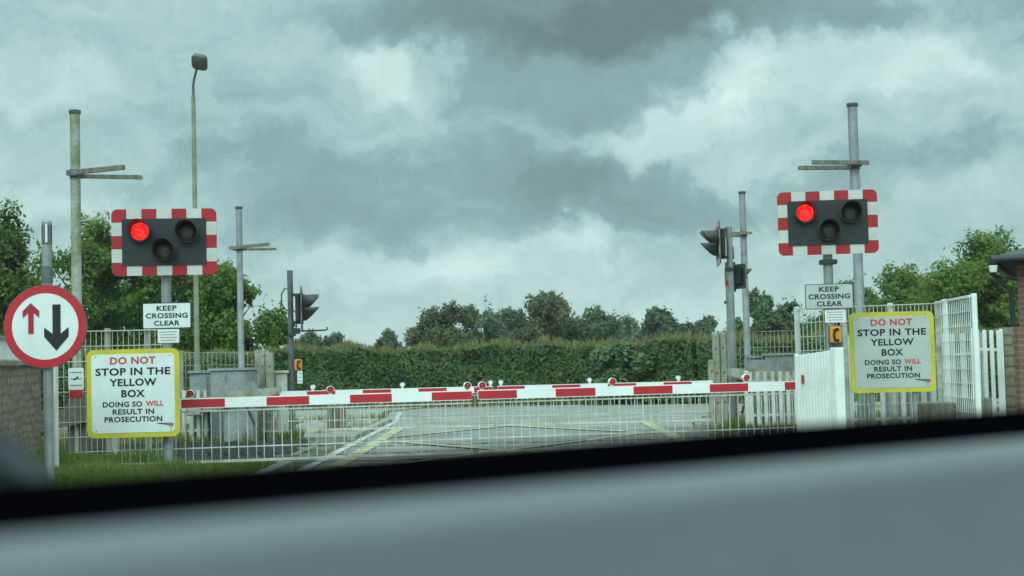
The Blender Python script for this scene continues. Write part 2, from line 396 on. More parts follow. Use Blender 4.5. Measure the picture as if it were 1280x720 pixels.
def leaf_axes(rng, n, size, upbias=.3, out=None, k=1.0):
    if out is not None:                      # leaf faces lean outward and up, towards the light
        nn = rng.normal(size=(n, 3)) * .75 + out * k + np.array([0, 0, .55])
        nn /= np.linalg.norm(nn, axis=1, keepdims=True) + 1e-9
        r_ = rng.normal(size=(n, 3)); a = np.cross(nn, r_); a /= np.linalg.norm(a, axis=1, keepdims=True) + 1e-9
        b = np.cross(nn, a); s = size * rng.uniform(.6, 1.3, (n, 1))
        return a * s, b * s
    a = rng.normal(size=(n, 3)); a[:, 2] *= .8; a /= np.linalg.norm(a, axis=1, keepdims=True)
    h = rng.normal(size=(n, 3)); h[:, 2] += upbias
    b = np.cross(a, h); b /= np.linalg.norm(b, axis=1, keepdims=True) + 1e-9
    s = size * rng.uniform(.6, 1.3, (n, 1))
    return a * s, b * s

def lettering(lines, parent, y, name='lettering'):
    """lines: (text, cx, cz, width, height, material)"""
    by = {}
    for (t, cx, cz, w, h, mat) in lines: by.setdefault(mat.name, (mat, []))[1].append((t, cx, cz, w, h))
    for mat, ls in by.values():
        for (t, cx, cz, w, h) in ls:
            mb = MB()
            cu = bpy.data.curves.new('text', 'FONT'); cu.body = t; cu.size = 1; cu.offset = .032; cu.space_character = 1.08
            cu.resolution_u = 3
            ob = bpy.data.objects.new('text', cu); COL.objects.link(ob)
            dg = bpy.context.evaluated_depsgraph_get()
            me = bpy.data.meshes.new_from_object(ob.evaluated_get(dg))
            co = np.array([v.co[:] for v in me.vertices])
            lo, hi = co.min(0), co.max(0)
            vs = [((p[0] - (lo[0] + hi[0]) / 2) * w / (hi[0] - lo[0]) + cx, y, (p[1] - (lo[1] + hi[1]) / 2) * h / (hi[1] - lo[1]) + cz) for p in co]
            mb.add(vs, [list(p.vertices) for p in me.polygons])
            bpy.data.objects.remove(ob); bpy.data.curves.remove(cu); bpy.data.meshes.remove(me)
            mb.build(name, mat, parent)

def rrect(w, h, r, n=5, cx=0, cz=0):
    pts = []
    for sx, sz, a in ((1, -1, -90), (1, 1, 0), (-1, 1, 90), (-1, -1, 180)):
        for k in range(n + 1):
            q = R(a + 90 * k / n)
            pts.append((cx + sx * (w / 2 - r) + r * math.cos(q), cz + sz * (h / 2 - r) + r * math.sin(q)))
    return pts

# ------------------------------------------------------------------ ground, road, railway
nskirt = lambda nm: nm in ('road', 'footpath', 'pavement', 'railway_ballast')
def sheet(name, pts, z, mat, kind='structure', dz=0.0):
    mb = MB()
    mb.add([(p[0], p[1], z) for p in pts], [list(range(len(pts)))])
    if nskirt(name):                          # edges reach down into the ground
        n = len(pts)
        mb.add([(p[0], p[1], z) for p in pts] + [(p[0], p[1], -.12) for p in pts], [[i, n + i, n + (i + 1) % n, (i + 1) % n] for i in range(n)])
    return struct(mb.build(name, mat), kind)
sheet('ground', [(-900, -300), (900, -300), (900, 1200), (-900, 1200)], -.06, M['soil'])
XL, XR = -2.65, 3.0
road = [(XL, -6), (XR, -6), (XR, 24), (3.3, 27), (4.2, 29), (7, 30.2), (26, 31.5), (26, 36), (8, 35.6), (3, 38), (0, 40), (-2.2, 39.8),
        (-3.2, 37), (-2.75, 30), (XL, 26)]
sheet('road', road, 0.0, M['asphalt'])
sheet('footpath', [(XL - .16, 24.4), (-2.8, 26), (-2.95, 30), (-3.35, 37), (-2.4, 39.6), (-12, 39.0), (-12, 33), (-4.6, 31.5), (-4.2, 24.4)], .03, M['kerb'])
# railway either side of the crossing
for nm, x0, x1 in (('railway_ballast', -80, XL - .5), ('railway_ballast', XR + .5, 80)):
    sheet(nm, [(x0, 17.9), (x1, 17.9), (x1, 23.6), (x0, 23.6)], -.03, M['ballast'])
mb = MB()
for yy in (18.55, 19.99, 21.75, 23.19):
    mb.box((0, yy, .004), (160, .07, .03), 0)
struct(mb.build('railway_rails', M['rail']))
mb = MB()
for a, b in ((18.62, 19.92), (21.82, 23.12)):                 # rubber crossing panels between the rails
    mb.box(((XL + XR) / 2, (a + b) / 2, .0), (XR - XL, b - a - .02, .016), 0)
struct(mb.build('crossing_panels', M['panel']))
def markings(name, mat, strips, z=.0125):
    mb = MB()
    for a, b, w in strips:
        a, b = Vector((a[0], a[1])), Vector((b[0], b[1])); d = (b - a).normalized(); n = Vector((-d.y, d.x)) * w / 2
        mb.add([(*(a - n), z), (*(b - n), z), (*(b + n), z), (*(a + n), z)], [[0, 1, 2, 3]])
    return struct(mb.build(name, mat))
st = [((XL + .45, 17.6), (XL + .45, 28), .2), ((XL + .5, 28), (2.4, 28), .2), ((2.45, 17.6), (2.45, 28.1), .2), ((XL + .55, 17.6), (2.35, 17.6), .2)]
markings('yellow_box_border', M['road_yellow'], st, .0125)
dg_ = []
xa, xb, ya, yb = XL + .57, 2.33, 17.72, 27.88
for k in range(-1, 3):
    for sgn in (1, -1):
        pts = []
        for y in (ya, yb):
            pts.append((y, (k * 4.6 - 1.5 + (y - ya) * .62) if sgn > 0 else (k * 4.6 - (y - ya) * .62 + 1.2)))
        (y0, q0), (y1, q1) = pts
        # clip to the box in x
        t0, t1 = 0.0, 1.0
        dx = q1 - q0
        for lim, s in ((xa, 1), (xb, -1)):
            f0 = s * (q0 - lim); f1 = s * (q1 - lim)
            if f0 < 0 and f1 < 0: t0, t1 = 1, 0; break
            if f0 < 0: t0 = max(t0, f0 / (f0 - f1))
            elif f1 < 0: t1 = min(t1, f0 / (f0 - f1))
        if t1 - t0 > .05:
            A = (q0 + dx * t0, y0 + (y1 - y0) * t0); B = (q0 + dx * t1, y0 + (y1 - y0) * t1)
            dg_.append((A, B, .15, sgn))
markings('yellow_box_hatching', M['road_yellow'], [d[:3] for d in dg_ if d[3] > 0], .0165)
markings('yellow_box_hatching', M['road_yellow'], [d[:3] for d in dg_ if d[3] < 0], .0205)
markings('white_edge_line', M['road_white'], [((XL + .12, 17), (XL + .12, 30), .12), ((-2.5, 30), (-2.9, 36.5), .10)])
markings('white_stop_lines', M['road_white'], [((-2.2, 33.6), (3.4, 33.2), .14), ((3.6, 31.2), (7.5, 32.4), .12), ((XL, 11), (XR, 11), .3)])
# kerbs
mb = MB()
mb.box((XL - .075, 8.5, .03), (.15, 17.4, .18), 0, bev=.02); mb.box((XR + .075, 8.5, .03), (.15, 17.4, .18), 0, bev=.02)
mb.box((XL - .075, 27.5, .02), (.15, 7.0, .10), 0, bev=.02)
kp = [(XR + .07, 24.2), (3.4, 27), (4.3, 28.9), (7, 30.1), (14, 30.8)]
for a, b in zip(kp, kp[1:]):
    v = Vector((b[0] - a[0], b[1] - a[1])); T = Matrix.Translation(((a[0] + b[0]) / 2, (a[1] + b[1]) / 2, .03)) @ Matrix.Rotation(math.atan2(v.y, v.x), 4, 'Z')
    mb.box((0, 0, 0), (v.length - .005, .14, .16), 0, T, bev=.02)
struct(mb.build('kerbs', M['kerb']))
sheet('pavement', [(3.09, 24.2), (3.45, 26.95), (4.35, 28.8), (7, 30.0), (14, 30.7), (14, 29), (7.5, 28), (5, 24.2)], .08, M['asphalt'])
# raised verge on the near left, gentle bank
def bank(name, x0, x1, y0, y1, hf, mat, nx=30, ny=30):
    mb = MB(); vs = []
    for j in range(ny + 1):
        for i in range(nx + 1):
            x = x0 + (x1 - x0) * i / nx; y = y0 + (y1 - y0) * j / ny
            vs.append((x, y, hf(x, y)))
    mb.add(vs, [[j * (nx + 1) + i, j * (nx + 1) + i + 1, (j + 1) * (nx + 1) + i + 1, (j + 1) * (nx + 1) + i] for j in range(ny) for i in range(nx)])
    return struct(mb.build(name, mat, smooth=True))
def vh(x, y):
    t = min(1, max(0, (XL - .15 - x) / 3.2))
    e = min(1, max(0, (17.9 - y) / 1.2))
    return -.05 + (.14 + .24 * t * t * (3 - 2 * t)) * e + .015 * math.sin(x * 3 + y * 2)
bank('verge', -14, XL - .15, 4, 17.9, vh, M['verge'])
bank('verge', XR + .15, 14, 4, 17.9, lambda x, y: -.05 + .14 * min(1, max(0, (17.9 - y) / 1.2)), M['verge'])

def blades(name, spots, mat, kind='stuff', seed=1):
    rng = np.random.default_rng(seed)
    C, A, B = [], [], []
    for (x0, x1, y0, y1, n, h, zf) in spots:
        x = rng.uniform(x0, x1, n); y = rng.uniform(y0, y1, n)
        z = np.array([zf(a, b) for a, b in zip(x, y)])
        hh = h * rng.uniform(.4, 1.25, n) * (0.65 + .5 * np.sin(x * 5.1 + 1.3) * np.sin(y * 3.7))
        hh = np.clip(hh, h * .25, None)
        d = rng.normal(0, .28, (n, 2))
        a = np.stack([d[:, 0] * hh, d[:, 1] * hh, hh], 1) / 2
        th = rng.uniform(0, math.pi, n); w = hh * .05 + .006
        b = np.stack([np.cos(th) * w, np.sin(th) * w, np.zeros(n)], 1)
        C.append(np.stack([x, y, z], 1) + a); A.append(a); B.append(b * .8)
    o = quads(name, np.concatenate(C), np.concatenate(A), np.concatenate(B), mat)
    return struct(o, kind)
blades('grass', [(-8.5, XL - .15, 12.6, 17.6, 34000, .12, vh), (-8, -5.2, 12.2, 16.5, 5000, .2, vh)], M['grass'])
z0 = lambda x, y: -.05
blades('lineside_weeds', [(-9, -3.6, 24.0, 25.0, 5200, .26, z0), (-6.2, -4.2, 23.4, 24.4, 2200, .28, z0), (-8, -2.85, 30.5, 32.5, 4000, .22, z0), (-3.6, -2.82, 25.5, 30, 1300, .16, z0),
                           (3.2, 7.5, 23.7, 24.6, 4500, .25, z0), (3.7, 9, 24.8, 27.5, 4500, .25, z0), (-9, 9, 38.8, 40.4, 3500, .3, z0), (5, 12, 36, 37, 1500, .25, z0)], M['weed'], seed=4)
mb = MB()                                                      # anti-trespass guard panels beside the crossing
for (xa_, xb_) in ((-8.6, -3.25), (3.55, 9)):
    for r in range(22):
        y = 18.3 + r * .235
        if any(abs(y - q) < .13 for q in (18.55, 19.99, 21.75, 23.19)): continue
        n = int((xb_ - xa_) / .22)
        for k in range(n):
            x = xa_ + (k + .5) * (xb_ - xa_) / n
            mb.add([(x - .1, y - .105, -.02), (x + .1, y - .105, -.02), (x + .1, y + .105, -.02), (x - .1, y + .105, -.02), (x, y - .1, .085), (x, y + .1, .085)],
                   [[0, 1, 4], [2, 3, 5], [1, 2, 5, 4], [3, 0, 4, 5]])
struct(mb.build('trespass_guard_panels', M['rubber']))

# ------------------------------------------------------------------ trees and hedge
def tree(name, label, X, Y, h, w, seed, leafmat, leaf, n, low=.04, ncl=20, group=None, trunk=.18, lean=0.0, gap=.9, flat=1.0):
    rng = np.random.default_rng(seed); rnd = random.Random(seed)
    n = int(n * 3.3); leaf *= .54
    t = thing(name, label, 'tree', (X, Y, -.06), 0, group)
    cz, rz, rx = h * (low + 1) / 2, h * (1 - low) / 2, w / 2
    cl = []
    for k in range(ncl):                       # clump centres through an egg-shaped crown
        for _ in range(30):
            p = rng.normal(size=3); p /= np.linalg.norm(p); p *= rng.uniform(.35, .84)
            if abs(p[2]) < .95: break
        p[:2] *= 1.22; p[0] *= 1.12 if p[2] < 0 else 1.0
        r = rng.uniform(.24, .40)
        taper = 1.0 - .18 * max(0, p[2])
        cl.append((np.array([p[0] * rx * taper + lean * p[2], p[1] * rx * taper, cz + p[2] * rz * flat]), r))
    cl.append((np.array([lean * .8, 0, cz + rz * .68]), .34))
    Cs, As, Bs = [], [], []
    wts = np.array([c[1] ** 2 for c in cl]); wts /= wts.sum()
    for (c, r), wt in zip(cl, wts):
        m = int(n * wt)
        d = rng.normal(size=(m, 3)); d /= np.linalg.norm(d, axis=1, keepdims=True)
        rad = rng.uniform(0, 1, (m, 1)) ** .42 * (1 + .25 * np.sin(d[:, :1] * 7 + seed) * np.sin(d[:, 2:] * 6))
        rad *= np.where(rng.uniform(size=(m, 1)) < .16, rng.uniform(1.05, 1.38, (m, 1)), 1.0)
        p = c + d * rad * np.array([r * rx, r * rx, r * rz * .95])
        # thin out some sprays so the sky shows
        f = np.sin(p[:, 0] * 2.1 / leaf * .12 + seed) + np.sin(p[:, 2] * 2.6 / leaf * .12 + 1.7 * seed) + np.sin(p[:, 1] * 1.9 / leaf * .12)
        sel = f > -1.55 * gap - .2
        p = p[sel]; d = d[sel]
        p[:, 2] = np.maximum(p[:, 2], .2)
        a, b = leaf_axes(rng, len(p), leaf, out=d)
        Cs.append(p); As.append(a); Bs.append(b)
    quads('crown', np.concatenate(Cs), np.concatenate(As), np.concatenate(Bs), leafmat, t)
    mb = MB()
    top = cz + rz * .45
    pts = [(0, 0, 0), (lean * .1 + .03 * w * rnd.uniform(-1, 1), 0, h * .25), (lean * .3, 0, h * .5), (lean * .6, 0, top)]
    mb.tube(pts, [trunk * 1.25, trunk, trunk * .7, trunk * .2], 8)
    for (c, r) in cl:
        s = min(max(c[2] * .55, h * .12), top * .9); q = s / top
        st_ = Vector((lean * .6 * q, 0, s)); e = Vector(c); mid = st_.lerp(e, .5) + Vector((0, 0, h * .02))
        mb.tube([st_, mid, e], [trunk * .4, trunk * .25, trunk * .08], 5)
        for _ in range(3):
            d = Vector(rng.normal(size=3)).normalized()
            mb.tube([e, e + Vector((d.x * r * rx, d.y * r * rx, abs(d.z) * r * rz)) * .85], [trunk * .09, trunk * .02], 4)
    mb.build('trunk', M['bark'], t, smooth=True)
    return t
def ptree(name, label, pl, pr, ptop, Y, seed, mat, leaf, n, **k):
    cx = (pl + pr) / 2
    a = at_px(cx, Y); hz = 450 + (640 - cx) * math.tan(ROLL)
    h = HC + (hz - ptop) * Y / FPX + .06
    return tree(name, label, a.x, Y, h, (pr - pl) * 1.12 * Y / FPX, seed, mat, leaf, n, **k)
gL, gF, gR = 'trees beside the left of the crossing', 'trees along the field behind the hedge', 'trees behind the right hand fence'
ptree('oak_tree', 'tall dark green tree at the far left edge behind the round arrow sign', -55, 78, 252, 48, 3, M['oak'], .15, 15000, group=gL, gap=.5)
ptree('ash_tree', 'light green leafy tree with sky gaps rising behind the tall left pole', 45, 192, 268, 54, 8, M['ash'], .16, 13500, group=gL, gap=.38)
ptree('ash_tree', 'leafy tree mostly hidden behind the left red and white signal board', 150, 262, 300, 58, 12, M['oak'], .16, 9000, group=gL)
ptree('ash_tree', 'rounded light green tree just right of the left signal board behind the lamp column', 212, 345, 328, 50, 21, M['ash'], .15, 15000, group=gL, low=.03, gap=.5)
ptree('shrub', 'small sapling growing at the hedge between the rounded tree and the traffic signal', 332, 356, 408, 44, 5, M['oak'], .11, 900, ncl=5, trunk=.05)
ptree('oak_tree', 'small distant dark tree just right of the far left signal post', 366, 408, 413, 110, 31, M['far_dark'], .28, 2600, group=gF)
ptree('oak_tree', 'second small distant tree right of the far left signal post above the hedge', 400, 444, 415, 112, 34, M['far_dark'], .28, 2400, group=gF)
ptree('oak_tree', 'lone small dark round tree standing apart on the horizon above the hedge', 462, 511, 410, 130, 37, M['far_dark'], .3, 3000, group=gF, ncl=30, low=0)
ptree('oak_tree', 'broad domed bronze green tree at the left end of the distant row', 528, 604, 377, 120, 41, M['far_brown'], .3, 6500, group=gF)
ptree('willow_tree', 'thin pale green tree with sparse top next to the bronze domed tree', 584, 634, 373, 112, 43, M['far_pale'], .24, 2600, group=gF, gap=.45, ncl=12)
ptree('oak_tree', 'low dark tree behind the thin pale tree in the distant row', 610, 664, 384, 135, 47, M['far_dark'], .32, 4500, group=gF)
ptree('oak_tree', 'tallest tree of the distant row with high rounded crown', 652, 726, 364, 118, 53, M['far_brown'], .3, 7000, group=gF)
ptree('oak_tree', 'dark spreading tree right of the tallest distant tree', 708, 782, 383, 124, 59, M['far_dark'], .3, 6000, group=gF)
ptree('willow_tree', 'pale hazy grey green tree between two dark distant trees', 758, 818, 393, 150, 61, M['far_pale'], .34, 3000, group=gF, gap=.55)
ptree('oak_tree', 'dark domed tree standing left of a gap of sky in the distant row', 804, 862, 384, 120, 67, M['far_dark'], .3, 5500, group=gF)
ptree('oak_tree', 'small rounded distant tree directly left of the far right signal mast', 864, 912, 395, 125, 71, M['far_dark'], .3, 3800, group=gF)
ptree('oak_tree', 'dark tree rising right of the far right white pole', 916, 978, 361, 88, 73, M['far_dark'], .24, 7000, group=gF)
ptree('oak_tree', 'lower dark tree between the far right pole and the right signal board', 958, 1012, 379, 92, 79, M['far_dark'], .24, 5000, group=gF)
ptree('oak_tree', 'rounded green tree right of the right signal board above the mesh fence', 1052, 1206, 331, 70, 83, M['oak'], .2, 12000, group=gR, gap=.8)
ptree('ash_tree', 'dense green tree low behind the right tall pole', 1020, 1112, 350, 76, 97, M['oak'], .2, 7000, group=gR)
ptree('ash_tree', 'tallest lit green tree at the right edge beside the brick building', 1146, 1335, 289, 62, 89, M['ash'], .19, 17000, group=gR, low=.06)

def hedge(path, h, depth, n, seed):
    rng = np.random.default_rng(seed)
    t = tag(bpy.data.objects.new('hedge', None), 'long trimmed green hedge with yellowish new growth along its top behind the barriers', 'hedge')
    COL.objects.link(t)
    path = [np.array(p, float) for p in path]
    seg = [np.linalg.norm(b - a) for a, b in zip(path, path[1:])]; cum = np.concatenate([[0], np.cumsum(seg)]); Ltot = cum[-1]
    def pos(s):
        i = np.clip(np.searchsorted(cum, s, side='right') - 1, 0, len(seg) - 1)
        P0 = np.array(path)[i]; P1 = np.array(path)[i + 1]; q = ((s - cum[i]) / np.array(seg)[i])[:, None]
        d = (P1 - P0) / np.array(seg)[i][:, None]
        return P0 + (P1 - P0) * q, np.stack([-d[:, 1], d[:, 0]], 1)
    m = n
    s = rng.uniform(0, Ltot, m)
    face = rng.uniform(size=m) < .74
    zz = np.where(face, rng.uniform(0, 1, m) ** .9 * h, h * (1 + .0 * s))
    off = np.where(face, -depth / 2, rng.uniform(-depth / 2, depth / 2, m))
    bul = .16 * np.sin(s * 2.1) + .12 * np.sin(s * 4.7 + zz * 3) + .10 * np.sin(zz * 5 + s * 1.3)
    hgt = .07 * np.sin(s * 1.1) + .05 * np.sin(s * 3.3) + .03 * np.sin(s * 8.1)
    inn = rng.exponential(.06, m)
    p2, nrm = pos(s)
    off = np.where(face, off - bul * .55 + inn, off)
    zz = np.where(face, zz * (1 + hgt / h), zz + hgt - inn * .6)
    C = np.concatenate([p2 + nrm * off[:, None], zz[:, None] - .05], 1)
    A, B = leaf_axes(rng, m, .058, out=np.concatenate([-nrm * np.where(face, .9, 0)[:, None], np.where(face, .0, .8)[:, None]], 1))
    quads('foliage', C, A, B, M['hedge'], t)
    k = n // 4                                                     # upright young shoots
    s = rng.uniform(0, Ltot, k); p2, nrm = pos(s); off = rng.uniform(-depth / 2 - .05, depth / 2, k)
    hh = rng.uniform(.06, .30, k) * (.6 + .4 * np.sin(s * 2.7) ** 2)
    zb = h + .07 * np.sin(s * 1.1) + .05 * np.sin(s * 3.3) - rng.uniform(.0, .30, k)
    A = np.stack([rng.normal(0, .2, k) * hh, rng.normal(0, .2, k) * hh, hh / 2], 1)
    th = rng.uniform(0, 3.14, k); B = np.stack([np.cos(th), np.sin(th), np.zeros(k)], 1) * rng.uniform(.02, .04, (k, 1))
    C = np.concatenate([p2 + nrm * off[:, None], (zb + hh / 2)[:, None]], 1)
    quads('new_growth', C, A, B, M['shoot'], t)
    mb = MB()                                                      # woody stems inside
    for q in np.linspace(.2, Ltot - .2, int(Ltot / .35)):
        c, nn = pos(np.array([q])); x, y = c[0]
        e = rng.normal(0, .12, 2)
        mb.tube([(x, y, -.06), (x + e[0], y + e[1], h * .5), (x + e[0] * 2, y + e[1] * 2, h * .85)], [.035, .025, .01], 5)
    mb.build('stems', M['bark'], t)
    # leafy body filling the inside so that it is dense
    m = n // 3
    s = rng.uniform(0, Ltot, m); p2, nrm = pos(s); off = rng.uniform(-depth / 2 + .1, depth / 2, m); zz = rng.uniform(0, h - .08, m)
    A, B = leaf_axes(rng, m, .12)
    quads('inner_foliage', np.concatenate([p2 + nrm * off[:, None], zz[:, None]], 1), A, B, M['hedge'], t)
    return t
hedge([(-24, 40.5), (-12, 40.6), (-3, 41.2), (1, 41.0), (5, 38.2), (9, 36.8), (22, 37.0)], 1.66, 1.3, 120000, 7)
def laurel():
    a = P(790, 455, 38.6); rng = np.random.default_rng(5)
    t = thing('laurel_shrub', 'glossy large leaved shrub bulging out of the hedge right of centre', 'shrub', (a.x, a.y, -.06))
    Cs = []
    for k in range(11):
        c = np.array([rng.uniform(-.85, .85), rng.uniform(-.3, .5), rng.uniform(.35, 1.45)]); r = rng.uniform(.28, .45)
        d = rng.normal(size=(420, 3)); d /= np.linalg.norm(d, axis=1, keepdims=True)
        Cs.append(c + d * r * rng.uniform(0, 1, (420, 1)) ** .35)
    C = np.concatenate(Cs); C[:, 2] = np.clip(C[:, 2], .1, 2)
    A, B = leaf_axes(rng, len(C), .095, out=np.tile(np.array([[0, -.5, .2]]), (len(C), 1)))
    quads('foliage', C, A, B, M['laurel'], t)
    mb = MB()
    for k in range(9): mb.tube([(0, .2, 0), (rng.uniform(-.5, .5), .2, .7), (rng.uniform(-.8, .8), .1, 1.4)], [.04, .03, .01], 5)
    mb.build('stems', M['bark'], t)
laurel()

# ------------------------------------------------------------------ crossing signals
BW, BH, BX, BZ = 1.135, .735, .115, .11
def lamp_parts(parent, x, z, lit):
    lens = MB().lathe([(.0, -.038), (.05, -.034), (.085, -.022), (.1, 0)], 24)
    ln = lens.build('lamp', M['lit'] if lit else M['lens'], parent, True, (x, -.03, z))
    hd = MB(); vs = []; nn = 28
    for i in range(nn):
        w = 2 * math.pi * i / nn; q = .5 + .5 * math.sin(w); ln_ = .035 + .235 * q ** .85
        for rr, yy in ((.108, .012), (.117, -ln_), (.112, -ln_), (.103, .012)): vs.append((rr * math.cos(w), yy, rr * math.sin(w)))
    hd.add(vs, [[i * 4 + j, ((i + 1) % nn) * 4 + j, ((i + 1) % nn) * 4 + j + 1, i * 4 + j + 1] for i in range(nn) for j in range(3)])
    hd.lathe([(.1, .01), (.125, .01), (.125, -.02), (.1, -.02)], 26)
    hd.build('hood', M['dark_metal'], ln, True)
def signal_head(t, zc, yoff, lit=True):
    # backing board: red and white border round a charcoal panel, facing -y
    mb = MB(); w, h = BW / 2, BH / 2
    nx, nz = 7, 5; sx, sz = BW / nx, BH / nz
    for e in (1, -1):
        for i in range(1, nx - 1):
            x0 = -w + i * sx; q = sorted((e * h, e * (h - BZ)))
            mb.prism([(x0, q[0]), (x0 + sx, q[0]), (x0 + sx, q[1]), (x0, q[1])], 0, .02, i % 2)
        for j in range(1, nz - 1):
            z0_ = -h + j * sz; q = sorted((e * w, e * (w - BX)))
            mb.prism([(q[0], z0_), (q[1], z0_), (q[1], z0_ + sz), (q[0], z0_ + sz)], 0, .02, j % 2)
        for g in (1, -1):                       # rounded red corners (an L each)
            r = .065
            arc = [(e * (w - r + r * math.cos(R(a))), g * (h - r + r * math.sin(R(a)))) for a in (0, 18, 36, 54, 72, 90)]
            poly = [(e * w, g * (h - sz))] + arc + [(e * (w - sx), g * h), (e * (w - sx), g * (h - BZ)), (e * (w - BX), g * (h - BZ)), (e * (w - BX), g * (h - sz))]
            if e * g < 0: poly = poly[::-1]
            mb.prism(poly, 0, .02, 0)
    for v in mb.v: v.y = -.003 if v.y < .01 else 0.0
    mb.prism(rrect(BW, BH, .065), .0, .018, 2)
    bb = mb.build('backing_board', [M['board_red'], M['board_white'], M['board_back']], t, loc=(0, yoff, zc))
    pn = MB().prism(rrect(BW - 2 * BX + .004, BH - 2 * BZ + .004, .012), -.012, .018)
    pn.box((0, .065, 0), (.80, .09, .46), 0, bev=.02)
    p = pn.build('signal_panel', M['board_dark'], bb)
    for x, z, l in ((-.256, .118, lit), (.252, .105, False), (.0, -.092, False)): lamp_parts(p, x, z, l)
    return bb
def crossing_signal(label, loc, rz, zc, top, yoff=-.13, lit=True, group='level crossing light signals', r=.055):
    t = thing('crossing_signal', label, 'signal', loc, rz, group)
    b = loc[2]
    mb = MB().tube([(0, 0, -.1), (0, 0, top)], r, 16); mb.tube([(0, 0, top), (0, 0, top + .012)], r * 1.08, 16)
    mb.build('post', M['galv_dark'] if rz > 1.6 and not lit and rz < 1.8 else M['galv'], t, True)
    signal_head(t, zc, yoff, lit)
    for dz in (.24, -.24): MB().box((0, yoff / 2 + .02, zc + dz), (.09, abs(yoff) - .02, .05), 0).build('bracket', M['dark_metal'], t)
    if abs(rz) < 0.11 or not lit: MB().box((0, -.02, zc - .45), (.2, r * 2.6, .055), 0, bev=.01).build('clamp', M['dark_metal'], t)
    return t
sL = at_px(211, 15.95, .1)
zL = HC + (460.9 - 302.5) * 15.85 / FPX
S1 = crossing_signal('left red and white bordered signal with one red lamp lit above a white plate', sL, R(7), zL - sL.z, zL - sL.z + .3)
sR = at_px(1041, 16.7, .05)
zR = HC + (439.8 - 278) * 16.6 / FPX
a = P(1030, 278, 16.6)
S2 = crossing_signal('right red and white bordered signal with one red lamp lit before the tall pole', (a.x + .05, 16.7, .05), R(-6), zR - .05, zR + .25)
b = at_px(366, 25.0); zF = HC + (457 - 386) * 25 / FPX
S3 = crossing_signal('far left signal seen edge on with its two dark hoods pointing right', b, R(97), zF, HC + (457 - 339) * 25 / FPX, yoff=-.2, lit=False, r=.05)
a = P(913, 300, 25.0); zF = HC + (443 - 304) * 25 / FPX
S4 = crossing_signal('far right signal seen edge on with its hoods pointing left toward the sky', (a.x - .02, 25.0, 0), R(-95), zF, HC + (443 - 284) * 25 / FPX, yoff=-.2, lit=False, r=.055)
S5 = crossing_signal('lower far right signal with olive back and its hood pointing right past the white pole', (P(911.5, 345, 25.4).x, 25.6, 0), R(113), HC + (443 - 346) * 25.6 / FPX, HC + (443 - 330) * 25.6 / FPX, yoff=-.17, lit=False, r=.04)
for c_ in kids(S5):
    if c_.name.startswith('backing_board'): c_.scale = (.6, .8, .6)
def extras():
    z = HC + (457 - 386) * 25 / FPX                # cable loop and hooked arm on the far left post
    mb = MB().tube([(0, .03, z + .34), (.02, .09, z + .36), (.03, .15, z + .26), (.03, .16, z + .1), (.02, .08, z - .02), (0, .03, z - .05)], .012, 6)
    mb.tube([(0, -.04, z - .02), (0, -.12, z - .1), (0, -.10, z - .3), (0, -.05, z - .42)], .012, 6)
    mb.build('cable', M['dark_metal'], S3, True)
    mb = MB().tube([(0, 0, z - .4), (0, -.15, z - .39), (0, -.58, z - .385), (0, -.63, z - .37), (0, -.62, z - .33)], .016, 6)
    mb.box((0, -.1, z - .39), (.06, .12, .1), 0)
    mb.build('hooked_arm', M['dark_metal'], S3, True)
    z = HC + (443 - 304) * 25 / FPX
    mb = MB().tube([(-.05, -.14, z), (-.1, -.08, z - .22), (-.08, 0, z - .3), (-.08, .07, z - .26), (-.06, .06, z - .05)], .013, 6)
    mb.build('cable', M['dark_metal'], S4, True)
    mb = MB().tube([(0, 0, z - .62), (0, -.06, z - .66), (0, -.06, z - .74)], .035, 8)
    mb.build('junction_cover', M['board_red'], S4, True)
extras()

